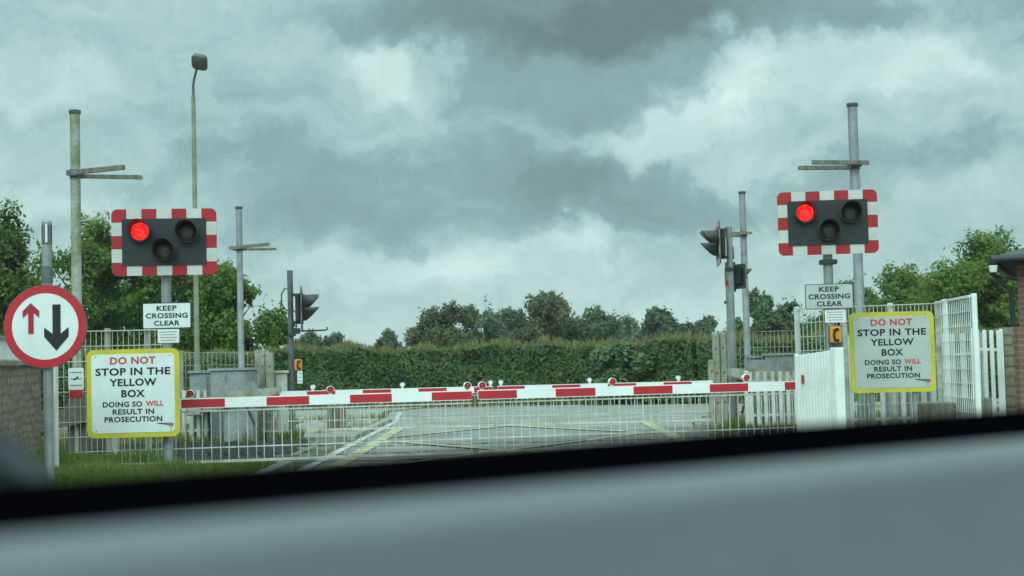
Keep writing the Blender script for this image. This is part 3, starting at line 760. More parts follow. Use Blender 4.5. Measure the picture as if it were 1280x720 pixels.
# ------------------------------------------------------------------ plates and signs
def plate_sign(name, label, cat, loc, rz, w, h, frame, face, lines, rad=.02, border=.012, group=None, thick=.006):
    t = thing(name, label, cat, loc, rz, group)
    MB().prism(rrect(w, h, rad), 0, thick).build('frame', frame, t)
    f = MB().prism(rrect(w - 2 * border, h - 2 * border, max(.004, rad - border * .6)), -.003, 0).build('face', face, t)
    if lines: lettering(lines, f, -.0045)
    return t, f
k = .0088
def warning_sign(label, loc, rz, face, s=1.0):
    K, Rd = M['black_ink'], M['red_ink']; u = .00883 * s
    W_, H_ = 114 * u, 109 * u
    yy = lambda p: (491.5 - p) * u
    L_ = [('DO NOT', 0, yy(451), 56 * u, 9.2 * u, Rd), ('STOP IN THE', 0, yy(464.6), 92 * u, 9.4 * u, K), ('YELLOW', 0, yy(478), 58 * u, 9.4 * u, K), ('BOX', 0, yy(491.8), 29 * u, 9.4 * u, K),
          ('DOING SO', -13.2 * u, yy(505), 48.5 * u, 6.9 * u, K), ('WILL', 26.4 * u, yy(504.6), 22 * u, 6.6 * u, Rd), ('RESULT IN', 0, yy(514.2), 51 * u, 6.9 * u, K), ('PROSECUTION', 0, yy(523.6), 71 * u, 6.9 * u, K)]
    t, f = plate_sign('warning_sign', label, 'sign', loc, rz, W_, H_, M['sign_yellow'], face, L_, .075, .052, 'yellow bordered warning signs')
    mb = MB()                                     # small swoosh emblem in the corner
    cx, cz = 40 * u, yy(531.5)
    for i in range(3):
        mb.prism([(cx - 11 * u, cz + (2.2 - i * .2) * u), (cx + (6 + i) * u, cz + (1.9 - i * 1.5) * u), (cx + (8 + i) * u, cz + (2.6 - i * 1.5) * u), (cx - 11 * u, cz + (2.5 - i * .2) * u)], -.0045, -.003, 0)
    for i in range(2):
        mb.prism([(cx + (3 + 3 * i) * u, cz - 3.4 * u), (cx + (4.2 + 3 * i) * u, cz - 3.4 * u), (cx + (8 + 2 * i) * u, cz + 2 * u), (cx + (6.8 + 2 * i) * u, cz + 2 * u)], -.0047, -.0044, 1)
    mb.build('emblem', [K, Rd], f)
    for x in (-.4, .4):
        for z in (-.42, .42): MB().box((x * W_, -.004, z * H_), (.012, .004, .012), 0).build('rivet', M['galv_dark'], t)
    return t
def keep_clear(label, loc, rz, face, w=.535, h=.285):
    K = M['black_ink']; q = w / 60
    L_ = [('KEEP', 0, 9.2 * q, 25 * q, 6.4 * q, K), ('CROSSING', 0, 0, 52 * q, 6.6 * q, K), ('CLEAR', 0, -9.2 * q, 32 * q, 6.4 * q, K)]
    return plate_sign('keep_clear_sign', label, 'sign', loc, rz, w, h, M['black_ink'], face, L_, .014, .008, 'keep crossing clear plates')[0]
def notice(label, loc, rz, w, h, face, rows=3, head=None, frame=None, name='notice_plate'):
    t = thing(name, label, 'sign', loc, rz)
    MB().prism(rrect(w, h, .01), 0, .005).build('face', face, t)
    mb = MB()
    for i in range(rows):
        z = h * (.30 - .6 * i / max(1, rows - 1)); x = w * (.36 if i % 2 else .4)
        mb.box((0, -.0015, z), (2 * x, .002, h * .035), 0)
    mb.build('small_print', M['galv_dark'], t)
    if head: MB().prism([(-.02, -.02), (.03, .015), (.025, .03), (-.03, -.005)], -.003, -.0005).build('symbol', M['black_ink'], t)
    return t
yS = 15.95 - .062
def pz(px, py, Y): return P(px, py, Y)
p = pz(166.5, 491.5, 15.78)
warning_sign('left yellow bordered white warning sign standing bright beside the round arrow sign', p, R(2), M['sign_white'])
MBt = None
p = pz(1115.5, 440, 17.0)
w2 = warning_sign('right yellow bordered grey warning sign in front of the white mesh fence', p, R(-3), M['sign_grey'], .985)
MB().tube([(-.25, .05, -1.4), (-.25, .05, .45)], .03, 10).build('post', M['galv'], w2, True)
MB().tube([(.25, .05, -1.4), (.25, .05, .45)], .03, 10).build('post', M['galv'], w2, True)
keep_clear('left white keep crossing clear plate below the left signal with a small notice under it', pz(208.5, 394.5, yS), 0, M['sign_white'])
notice('small white notice fixed under the left keep crossing clear plate', pz(210.5, 420, yS), 0, .235, .15, M['sign_white'], 4)
yS2 = 16.7 - .062
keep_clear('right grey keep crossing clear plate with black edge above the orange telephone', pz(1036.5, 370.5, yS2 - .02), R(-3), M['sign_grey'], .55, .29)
notice('small pale notice fixed between the right keep clear plate and the orange telephone', pz(1044, 395, yS2 - .01), R(-3), .235, .15, M['sign_white'], 4)
def phone(label, p, rz, s=1.0, back=True):
    t = thing('emergency_telephone', label, 'telephone', p, rz, 'railway emergency telephones')
    if back: MB().box((0, .02, -.02), (.19 * s, .03, .30 * s), 0, bev=.01).build('back_plate', M['galv_dark'], t)
    mb = MB().box((0, -.02, 0), (.155 * s, .05, .22 * s), 0, bev=.015); mb.build('body', M['orange'], t)
    hs = MB().tube([(.03 * s, -.05, .075 * s), (-.02 * s, -.06, .07 * s), (-.035 * s, -.065, 0), (-.02 * s, -.06, -.07 * s), (.03 * s, -.05, -.075 * s)], [.02 * s, .02 * s, .013 * s, .02 * s, .02 * s], 8)
    hs.build('handset', M['black_ink'], t, True)
phone('orange emergency telephone on the right signal post above the white picket panel', pz(1044.5, 418.5, yS2 - .0), R(-3), .85)
phone('small orange telephone on the far left signal post beside the hedge', pz(372.5, 456, 24.92), R(25), .85, False)
notice('small white notice below the telephone on the far left signal post', pz(375, 471.5, 24.9), R(10), .09, .22, M['sign_white'], 3)

# give way to oncoming traffic sign on its own post
def round_sign():
    c = P(57, 408, 13.0); b = Vector((c.x, 13.06, .28)); zc = c.z - b.z
    t = thing('round_arrow_sign', 'round red ringed sign with a small red and a large black arrow', 'sign', b)
    top = HC + (464.7 - 277) * 13 / FPX - b.z
    mb = MB().tube([(0, 0, -.3), (0, 0, top)], .045, 16); mb.tube([(0, 0, top), (0, 0, top + .02)], [.047, .035], 16)
    mb.build('post', M['galv'], t, True)
    for a_, b_, r_ in ((.20, .02, .047), (.55, .40, .05), (.70, .66, .054)): MB().tube([(0, 0, top - a_), (0, 0, top - b_)], r_, 14).build('clamp', M['galv_dark'], t, True)
    MB().box((.012, -.05, top - .10), (.016, .02, .17), 0).build('clip', M['sign_white'], t)
    Rr = .377
    d = MB().lathe([(0, 0), (Rr, 0), (Rr, .012), (0, .012)], 64).build('disc', M['galv_dark'], t, loc=(0, -.07, zc))
    rng_ = MB().lathe([(.300, -.003), (.372, -.003), (.372, 0), (.300, 0)], 64).build('ring', M['red'], d)
    f = MB().lathe([(0, -.002), (.3, -.002), (.3, 0)], 64).build('face', M['sign_white'], d)
    s = .377 / 52
    X = lambda q: (q - 57) * s
    Z = lambda q: (408 - q) * s
    def arrow(pts, mat): MB().prism([(X(a), Z(b_)) for a, b_ in pts][::-1], -.006, -.0025).build('arrow', mat, f)
    arrow([(39.3, 378.5), (29.2, 388.5), (29.2, 397), (36, 391), (36, 417), (42.8, 417), (42.8, 391), (49.8, 397), (49.8, 388.5)], M['maroon_ink'])
    arrow([(66.3, 381), (76.3, 381), (76.3, 417.5), (86.2, 409.5), (86.2, 421), (70.8, 438.5), (55.8, 421), (55.8, 409.5), (66.3, 417.5)], M['black_ink'])
round_sign()

# ------------------------------------------------------------------ barriers
PER, RED = .937, .475
def barrier_lamp(root, x, z, face, lit=False):
    # small lamp on top of the beam: white housing with red lens; face -1 towards -y
    mb = MB().box((0, .01 * face, .072), (.085, .11, .085), 0, bev=.018); mb.box((0, 0, .02), (.05, .06, .05), 0)
    L_ = mb.build('lamp', M['white_paint'], root, False, (x, 0, z))
    L_.scale = (.72, .72, .72)
    ln = MB().lathe([(0, -.07), (.03, -.068), (.047, -.060), (.051, -.052)], 16); 
    T = Matrix.Rotation(math.pi, 4, 'Z') if face > 0 else None
    m2 = MB(); m2.v = [(T @ Vector(v) if T else Vector(v)) + Vector((0, 0, .075)) for v in ln.v]; m2.f, m2.m = ln.f, ln.m
    m2.build('lens', M['red'], L_, True)
    m3 = MB()
    for q in range(14):
        pass
    hd = MB().lathe([(.055, -.085), (.062, -.085), (.062, .02), (.055, .02)], 18, a0=R(-10), a1=R(190))
    m3.v = [(T @ Vector(v) if T else Vector(v)) + Vector((0, 0, .075)) for v in hd.v]; m3.f, m3.m = hd.f, hd.m
    m3.build('hood', M['white_paint'], L_, True)
def barrier(label, p0, p1, z, first, face, lamps, zs, extra0=0.0, group='red and white crossing barriers'):
    """beam from p0 (pivot side) to p1; first = distance from p0 to the start of the first red panel"""
    v = Vector((p1[0] - p0[0], p1[1] - p0[1])); Ln = v.length
    t = thing('crossing_barrier', label, 'barrier', (p0[0], p0[1], 0), math.atan2(v.y, v.x), group)
    hb = .112
    beam = MB().box((Ln / 2, 0, z), (Ln, .06, hb), 0, bev=.012)
    x = first
    while x < Ln:
        a, b_ = max(x, .005), min(x + RED, Ln - .005)
        if b_ > a + .02:
            for s in (-1, 1): beam.box(((a + b_) / 2, s * .0315, z), (b_ - a, .004, hb - .02), 1)
        x += PER
    bm = beam.build('beam', [M['white'], M['red']], t)
    mb = MB()
    n = int(Ln / .098)
    rnd = random.Random(n * 7 + int(p0[0] * 10))
    for i in range(n + 1):
        xx = .02 + (Ln - .04) * i / n + rnd.uniform(-.006, .006)
        mb.tube([(xx, 0, z - hb / 2 - .03), (xx + rnd.uniform(-.006, .006), rnd.uniform(-.008, .008), zs)], .0055, 5)
    mb.box((Ln / 2, 0, zs), (Ln, .012, .03), 0)
    mb.box((Ln / 2, -.002, zs + .155), (Ln, .006, .014), 0)
    mb.box((Ln / 2, 0, z - hb / 2 - .034), (Ln, .025, .016), 0)
    mb.build('skirt', M['skirt'], t)
    for q in range(int(Ln / .6)): MB().box((.3 + q * .6, 0, z - hb / 2 - .009), (.03, .034, .016), 0).build('hanger', M['galv_dark'], t)
    for lx in lamps: barrier_lamp(t, lx, z + hb / 2, face)
    return t, Ln
def xy(px, Y): q = at_px(px, Y); return (q.x, q.y)
def along(p0, p1, px):                       # distance along p0->p1 of the point seen in column px
    lo, hi = 0.0, 1.0
    def col(tq):
        X = p0[0] + (p1[0] - p0[0]) * tq; Y = p0[1] + (p1[1] - p0[1]) * tq
        d = Vector((X, Y, .86)) - EYE
        return 640 + FPX * d.dot(rt) / d.dot(fw)
    a0, a1 = -.5, 1.5
    for _ in range(50):
        m = (a0 + a1) / 2
        if (col(m) < px) == (col(a1) > col(a0)): a0 = m
        else: a1 = m
    return a0 * math.hypot(p1[0] - p0[0], p1[1] - p0[1])
q0, q1, q2, q3 = xy(130, 15.98), xy(592, 16.72), xy(599, 16.74), xy(1004, 17.42)
q0 = xy(150, 16.02)
barrier('near left crossing barrier with mesh skirt reaching from behind the warning sign to the middle', q0, q1, .855, along(q0, q1, 227) - PER, -1, [along(q0, q1, c) for c in (238, 413, 584)], .2)
f2 = along(q2, q3, 597)
barrier('near right crossing barrier with mesh skirt reaching from the middle to the white picket panel', q2, q3, .855, along(q2, q3, 694) - PER, -1, [along(q2, q3, c) for c in (602.5, 765, 932)], .2)
e0, e1, e2, e3 = xy(330, 24.3), xy(618, 24.3), xy(623, 24.3), xy(893, 24.3)
barrier('far left crossing barrier across the road seen above the near one with lamps turned away', e0, e1, .765, along(e0, e1, 384) - PER, 1, [along(e0, e1, c) for c in (391, 503, 613)], .16)
barrier('far right crossing barrier across the road seen above the near one with lamps turned away', e2, e3, .765, along(e2, e3, 690) - PER, 1, [along(e2, e3, c) for c in (626, 737, 848)], .16)

def picket_panel(name, label, cat, p0, p1, z0_, z1a, z1b, pw, gap, mat, rails=(.25, .8), post0=None, post1=None, pointed=False, group=None):
    v = Vector((p1[0] - p0[0], p1[1] - p0[1])); Ln = v.length
    t = thing(name, label, cat, (p0[0], p0[1], 0), math.atan2(v.y, v.x), group)
    mb = MB(); n = max(2, round(Ln / (pw + gap)))
    for i in range(n):
        x = (i + .5) * Ln / n; zt = z1a + (z1b - z1a) * x / Ln
        if pointed: mb.prism([(x - pw / 2, z0_), (x + pw / 2, z0_), (x + pw / 2, zt - pw * .5), (x, zt), (x - pw / 2, zt - pw * .5)], -.012, .012)
        else: mb.box((x, 0, (z0_ + zt) / 2), (pw, .024, zt - z0_), 0, bev=.004)
    mb.build('pickets', mat, t)
    for r in rails:
        mb = MB()
        za = z0_ + (z1a - z0_) * r; zb = z0_ + (z1b - z0_) * r
        mb.tube([(0, .04, za), (Ln, .04, zb)], .028, 4)
        mb.build('rail', mat, t)
    for xx, w_, zt in ((0, post0, z1a), (Ln, post1, z1b)):
        if w_: MB().box((xx, .012, (z0_ - .1 + zt + .02) / 2), (w_, w_ * .7, zt + .02 - z0_ + .1), 0, bev=.01).build('post', mat, t)
    return t
pA, pB = xy(999, 17.15), xy(1050, 15.9)
pk = picket_panel('picket_fence', 'bright white slatted picket panel at the end of the near right barrier', 'fence', pA, pB, .05, HC - (442 - 441.5) * 17.15 / FPX - .03, HC + (440 - 437) * 15.9 / FPX, .062, .036, M['white_paint'], (.2, .85), .06, .15)
MB().box((.26, -.02, HC - (474 - 441) * 17 / FPX), (.07, .012, .10), 0).build('reflector', M['red'], pk)

# ------------------------------------------------------------------ poles
def pole_with_arms(label, px, Y, ptop, pbase_z, r, arms, mat, group='tall crossing poles with cross arms'):
    b = at_px(px, Y, pbase_z)
    hz = 450 + (640 - px) * math.tan(ROLL)
    top = HC + (hz - ptop) * Y / FPX - pbase_z
    t = thing('crossing_pole', label, 'pole', b, 0, group)
    MB().tube([(0, 0, -.1), (0, 0, .9), (0, 0, .92), (0, 0, top)], [r * 1.15, r * 1.12, r, r * .97], 18).build('column', mat, t, True)
    MB().tube([(0, 0, top), (0, 0, top + .015), (0, 0, top + .05), (0, 0, top + .055)], [r * 1.02, r * 1.18, r * 1.18, r], 18).build('cap', M['galv_dark'], t, True)
    mpp = Y / FPX
    for (xa_, za_, xb_, zb_, th, dy) in arms:
        v0 = Vector((xa_ * mpp, dy, top - za_ * mpp)); v1 = Vector((xb_ * mpp, dy + .12 * (1 if dy > 0 else -1), top - zb_ * mpp)); d = v1 - v0
        ang = math.atan2(d.z, d.x)
        T = Matrix.Translation((v0 + v1) / 2) @ Matrix.Rotation(-ang, 4, 'Y') @ Matrix.Rotation(math.atan2(d.y, d.x), 4, 'Z')
        MB().box((0, 0, 0), (d.length, .05, th * mpp), 0, T, bev=.008).build('arm', M['timber'], t)
    z = top - arms[0][1] * mpp
    mb = MB().tube([(0, 0, z - .06), (0, 0, z + .05)], r * 1.12, 14)
    mb.box((0, -r - .02, z), (r * 2.2, .05, .07), 0); mb.box((0, r + .02, z), (r * 2.2, .05, .07), 0)
    mb.build('clamp', M['galv_dark'], t, True)
    return t
pole_with_arms('near left tall lichened pole with two cross arms reaching right', 98, 17.6, 141, .1, .062, [(-9, 75, 67, 71, 6, -.07), (-6, 77, 79, 79, 5, .075)], M['galv_moss'])
pole_with_arms('near right tall grey pole with two cross arms reaching left behind the right signal', 1081, 18.7, 132, .05, .064, [(14, 73, -55, 69, 5, -.07), (8, 74, -69, 74, 5, .075)], M['galv'])
pole_with_arms('far left grey pole with a short pair of arms left of the far signal', 303, 28, 261, 0, .062, [(-12, 49, 40, 46, 4, -.09), (-10, 50, 44, 50, 3, .09)], M['galv'])
pole_with_arms('far right pale pole with a thin arm reaching left over the far signal', 937, 27.5, 242, 0, .063, [(9, 50, -44, 49, 3, -.09), (4, 51, -36, 52, 3, .09)], M['galv'])
def lamp_column():
    px, Y = 247.5, 34.0; b = at_px(px, Y); mpp = Y / FPX
    t = thing('street_lamp', 'tall slim street lamp with angled dark lantern rising behind the left signal', 'street lamp', b)
    zt = HC + (459.9 - 118) * mpp
    MB().tube([(0, 0, -.1), (0, 0, 1.3), (0, 0, 1.32), (0, 0, zt)], [.085, .08, .062, .05], 14).build('column', M['lamp_post'], t, True)
    x = lambda q: (q - 243.5) * mpp
    z = lambda q: zt + (118 - q) * mpp
    MB().tube([(0, 0, zt - .05), (0, 0, z(112)), (x(243.5), 0, z(104)), (x(245.5), -.05, z(96)), (x(251), -.2, z(84))], [.036, .034, .03, .028, .028], 10).build('bracket', M['galv_dark'], t, True)
    T = Matrix.Translation((x(255.5), -.3, z(78))) @ Matrix.Rotation(R(12), 4, 'Y') @ Matrix.Rotation(R(-38), 4, 'X')
    mb = MB()
    mb.add([(p[0] * s + 0, p[1] * s * 1.15, zz) for s, zz in ((.115, .1), (.17, .07), (.19, -.02), (.18, -.05)) for p in rrect(2, 2, .5, 3)],
           [list(range(48, 64))[::-1] + [] if False else [j for j in range(15, -1, -1)]] + [[i * 16 + k_, i * 16 + (k_ + 1) % 16, i * 16 + 16 + (k_ + 1) % 16, i * 16 + 16 + k_] for i in range(3) for k_ in range(16)], 0, T)
    h = mb.build('lantern', M['galv_dark'], t, True)
    mb = MB()
    mb.add([(p[0] * s, p[1] * s * 1.15, zz) for s, zz in ((.175, -.05), (.13, -.1), (.06, -.12)) for p in rrect(2, 2, .5, 3)],
           [list(range(32, 48))] + [[i * 16 + k_, i * 16 + (k_ + 1) % 16, i * 16 + 16 + (k_ + 1) % 16, i * 16 + 16 + k_] for i in range(2) for k_ in range(16)], 0, T)
    mb.build('lens_bowl', M['lens'], h, True)
lamp_column()

# ------------------------------------------------------------------ fences
def mesh_fence(label, p0, p1, z0_, z1a, z1b, vs, hs, mat, postmat, posts, pw=.06, r=.0045, name='mesh_fence', group='welded mesh fences', rr=.006, toprail=.02, ptop=.03):
    v = Vector((p1[0] - p0[0], p1[1] - p0[1])); Ln = v.length
    t = thing(name, label, 'fence', (p0[0], p0[1], 0), math.atan2(v.y, v.x), group)
    mb = MB(); n = int(Ln / vs)
    for i in range(n + 1):
        x = Ln * i / n; zt = z1a + (z1b - z1a) * x / Ln
        mb.tube([(x, 0, z0_), (x, 0, zt)], r, 4)
    k_ = int((z1a - z0_) / hs)
    for j in range(k_ + 1):
        f = j / k_
        mb.tube([(0, -.008, z0_ + (z1a - z0_) * f), (Ln, -.008, z0_ + (z1b - z0_) * f)], rr, 4)
    if toprail: mb.tube([(0, 0, z1a), (Ln, 0, z1b)], toprail / 2, 4)
    mb.build('mesh_panel', mat, t)
    for f in posts:
        zt = z1a + (z1b - z1a) * f
        MB().box((Ln * f, .05, (zt + ptop + z0_ - .25) / 2), (pw, pw, zt + ptop - z0_ + .25), 0, bev=.008).build('post', postmat, t)
    return t
def zof(px, py, Y): return P(px, py, Y).z
# near right: tall white mesh behind the warning sign, with a panel swinging towards us
mesh_fence('tall white mesh fence behind the right warning sign', xy(1004, 18.0), xy(1181, 18.3), .05, zof(1004, 386, 18), zof(1181, 379, 18.3), .055, .165, M['white_dirty'], M['white_dirty'], (0, .33, .66, 1), r=.005)
mesh_fence('angled white mesh panel right of the right warning sign nearest the picket gate', xy(1183, 18.25), xy(1220, 17.0), .15, zof(1183, 377, 18.25), zof(1220, 370, 17.0), .075, .165, M['white_paint'], M['white_paint'], (0, 1), r=.0055, toprail=.04)
picket_panel('picket_gate', 'narrow white picket gate between the mesh fence and the brick wall', 'gate', xy(1223, 18.1), xy(1258, 18.3), .12, zof(1223, 412, 18.1), zof(1258, 413, 18.3), .055, .055, M['white_paint'], (.22, .82), .05, .05)
picket_panel('picket_fence', 'row of white pickets standing behind the mesh fence near the right warning sign', 'fence', xy(1060, 20.2), xy(1240, 20.4), .0, zof(1060, 420, 20.2), zof(1240, 416, 20.4), .07, .075, M['white_dirty'], (.2, .8))
# near left
mesh_fence('rusty white mesh fence behind the left warning sign beside the stone wall', xy(67, 16.9), xy(216, 17.3), .12, zof(67, 415, 16.9), zof(216, 412, 17.3), .06, .17, M['white_dirty'], M['concrete'], (.46, .8), pw=.07, r=.004)
tp = at_px(68.5, 15.0, .2)
t = thing('white_post', 'plain white square post right behind the round arrow sign post', 'post', tp)
MB().box((0, 0, .5), (.075, .075, zof(66, 452, 15) - .2 + .5), 0, bev=.01).build('shaft', M['white_dirty'], t)
MB().box((0, 0, .5 + (zof(66, 452, 15) - .2 + .5) / 2 + .008), (.085, .085, .016), 0, bev=.006).build('cap', M['white_dirty'], t)
notice('white notice with black symbol on the left mesh fence', P(95, 473.5, 16.75), R(4), .175, .25, M['sign_white'], 3, True)
notice('small red notice under the white one on the left mesh fence', P(95, 492.5, 16.74), R(4), .15, .095, M['red'], 3)
# far left and far right
mesh_fence('lichened yellowish mesh fence beyond the track left of the far signal', xy(222, 24.9), xy(344, 25.2), .0, zof(222, 441, 24.9), zof(344, 440, 25.2), .075, .2, M['galv_moss'], M['concrete'], (.03, .84, .91), pw=.13, r=.006)
mesh_fence('lichened yellowish mesh fence beyond the track below the far right pole', xy(896, 24.7), xy(1004, 24.9), .0, zof(896, 416, 24.7), zof(1004, 413, 24.9), .075, .24, M['galv_moss'], M['concrete'], (), r=.006)
def cpost(label, px, Y, ptop, w, mat='concrete'):
    b = at_px(px, Y, -.05); h = zof(px, ptop, Y) + .05
    t = thing('concrete_post', label, 'post', b, 0, 'weathered fence posts')
    mb = MB().box((0, 0, h / 2), (w, w, h), 0, bev=.012); mb.build('shaft', M[mat], t)
    for q in (.3, .6, .85): MB().box((0, -w / 2 - .006, h * q), (w * .3, .012, .03), 0).build('bracket', M['galv_dark'], t)
cpost('tall weathered concrete post left of the far right signal mast', 898, 24.5, 417, .11)
cpost('tall weathered concrete post immediately right of its twin by the far right signal mast', 907, 24.55, 416, .10)
cpost('short weathered concrete post at the end of the far right barrier', 891.5, 24.45, 450, .10)
cpost('concrete post right of the grey cabinets at the far left fence end', 339, 24.6, 441, .13)
cpost('concrete post at the left end of the far left fence behind the warning sign', 330, 24.65, 441, .10)
picket_panel('picket_fence', 'short white picket fence low beside the far left cabinets', 'fence', xy(226, 23.9), xy(262, 24.0), .05, zof(226, 488, 23.9), zof(262, 487, 24), .06, .07, M['white_dirty'], (.2, .82))
picket_panel('picket_fence', 'low dirty white picket fence beyond the track left of the white picket panel', 'fence', xy(935, 23.95), xy(1010, 24.05), .05, zof(935, 465, 23.9), zof(1010, 464, 24), .06, .07, M['white_dirty'], (.2, .82), .07, .07)
picket_panel('picket_fence', 'low white pickets on the near track edge behind the left warning sign', 'fence', xy(118, 17.6), xy(142, 17.6), .05, zof(118, 545, 17.6), zof(142, 545, 17.6), .04, .06, M['white_dirty'], (.2, .82), .05, .09)

# ------------------------------------------------------------------ cabinets and barrier machines
def cabinet(label, px, Y, w, d, h, rz=0, mat='cabinet', z=-.05, doors=2, lid=True, name='equipment_cabinet', group='lineside equipment cabinets'):
    b = at_px(px, Y, z); t = thing(name, label, 'cabinet', b, rz, group)
    MB().box((0, 0, h / 2), (w, d, h), 0, bev=.02).build('body', M[mat], t)
    if lid: MB().prism([(-w / 2 - .03, h), (w / 2 + .03, h), (w / 2 + .02, h + .04), (-w / 2 - .02, h + .04)], -d / 2 - .03, d / 2 + .03).build('lid', M[mat], t)
    for i in range(doors):
        ww = w / doors
        dr = MB().box((-w / 2 + ww * (i + .5), -d / 2 - .008, h * .52), (ww - .05, .014, h * .84), 0, bev=.006).build('door', M[mat], t)
        mb = MB().box((-w / 2 + ww * (i + .88), -d / 2 - .022, h * .55), (.025, .02, .12), 0)
        mb.build('handle', M['dark_metal'], dr)
    return t
cabinet('large grey cabinet beyond the track under the lamp column', 262, 24.35, .62, .5, zof(262, 466, 24) + .05, R(12))
cabinet('weathered grey cabinet between the lamp column and the far left pole', 294, 24.15, .62, .6, zof(290, 463, 24) + .05, R(-10))
cabinet('small white cabinet between the concrete post and the far left signal', 353, 25.0, .2, .2, zof(353, 466, 25) + .05, R(10), 'white_dirty', doors=1)
cabinet('tall grey cabinet right of the far right white pole', 985, 25.6, .75, .5, zof(980, 444, 25.6) + .05, R(-6))
cabinet('wide grey cabinet behind the low picket fence at the far right', 955, 25.9, .45, .5, zof(960, 447, 25.6) + .05, R(4), doors=1)
cabinet('dark grey cabinet behind the right mesh fence and pickets', 1150, 21.2, .9, .5, zof(1150, 430, 21.2) + .05, 0, doors=2)
cabinet('low brown wooden box under the right warning sign', 1172, 17.8, .42, .3, zof(1172, 503, 17.8) + .05, 0, 'timber', doors=0, lid=False, name='wooden_box', group='wooden boxes')
cabinet('grey wooden box left of the picket gate foot', 1221, 17.6, .34, .3, zof(1225, 497, 17.6) + .05, 0, 'timber', doors=0, lid=False, name='wooden_box', group='wooden boxes')
def machine(label, px, Y, rz, h=1.05, mat='cabinet', arm='galv_moss'):
    b = at_px(px, Y, .02); t = thing('barrier_machine', label, 'barrier machine', b, rz, 'barrier lifting machines')
    MB().box((0, 0, h * .42), (.5, .42, h * .84), 0, bev=.03).build('housing', M[mat], t)
    mb = MB().prism([(-.27, h * .84), (.27, h * .84), (.2, h), (-.2, h)], -.23, .23); mb.build('hood', M[mat], t)
    mb = MB()
    for s in (-1, 1):
        mb.prism([(-.1, h * .62), (.62, h * .80), (.62, h * .90), (-.1, h * .86)], s * .27 - .012, s * .27 + .012)
        mb.prism([(-.75, h * .5), (-.1, h * .62), (-.1, h * .86), (-.75, h * .72)], s * .27 - .012, s * .27 + .012)
    mb.box((-.72, 0, h * .6), (.22, .56, .26), 0, bev=.02)
    mb.build('counterweight_arms', M[arm], t)
    MB().tube([(.1, -.3, h * .7), (.32, -.3, h * .2)], .022, 8).build('strut', M['dark_metal'], t, True)
machine('barrier lifting machine behind the left mesh fence and warning sign', 116, 17.75, R(3), .95, 'rust_grey', 'rust_grey')
machine('weathered barrier lifting machine at the outer end of the far left barrier', 302, 23.7, 0, .98, 'cabinet')
machine('weathered barrier lifting machine at the outer end of the far right barrier', 955, 24.3, math.pi, 1.12, 'galv')
def sleeper_post():
    b = at_px(421, 28.0); t = thing('timber_bollard', 'squat weathered timber bollard by the far left kerb seen under the barrier', 'bollard', b)
    mb = MB()
    for i in range(3): mb.box((-.115 + i * .115, (i % 2) * .012, .28), (.110, .2, .72 - .02 * (i % 2)), 0, bev=.012)
    mb.build('planks', M['timber'], t)
    MB().box((0, .12, .45), (.36, .03, .06), 0).build('strap', M['galv_dark'], t)
sleeper_post()

# ------------------------------------------------------------------ walls and buildings
def wall(name, label, p0, p1, z0_, z1, th, mat, cat='wall', cop=None, copmat=None):
    v = Vector((p1[0] - p0[0], p1[1] - p0[1])); Ln = v.length
    t = thing(name, label, cat, (p0[0], p0[1], 0), math.atan2(v.y, v.x))
    MB().box((Ln / 2, th / 2, (z0_ + z1) / 2), (Ln, th, z1 - z0_), 0).build('masonry', mat, t)
    if cop:
        mb = MB(); n = max(1, round(Ln / .6)); rnd = random.Random(3)
        for i in range(n):
            mb.box(((i + .5) * Ln / n, th / 2, z1 + cop / 2 + .002 + rnd.uniform(-.003, .003)), (Ln / n - .01, th + .08, cop), 0, bev=.02)
        mb.build('coping', copmat, t)
    return t
zt = zof(0, 456, 13.2)
wall('stone_wall', 'dark weathered stone wall with pale coping at the left edge', xy(-90, 10.6), xy(52, 16.4), -.05, 1.31, .3, M['stone'], cop=.07, copmat=M['coping'])
c = at_px(-16, 23.0)
t = thing('white_outbuilding', 'pale rendered wall showing over the stone wall at the left edge', 'building', (c.x - 1.4, 23.0, 0))
MB().box((0, 1, .85), (3.1, 2, 1.9), 0).build('wall', M['white_paint'], t)
MB().prism([(-1.65, 1.8), (1.62, 1.8), (1.62, 1.85), (-1.65, 1.85)], -.08, 2.08).build('parapet', M['galv'], t)
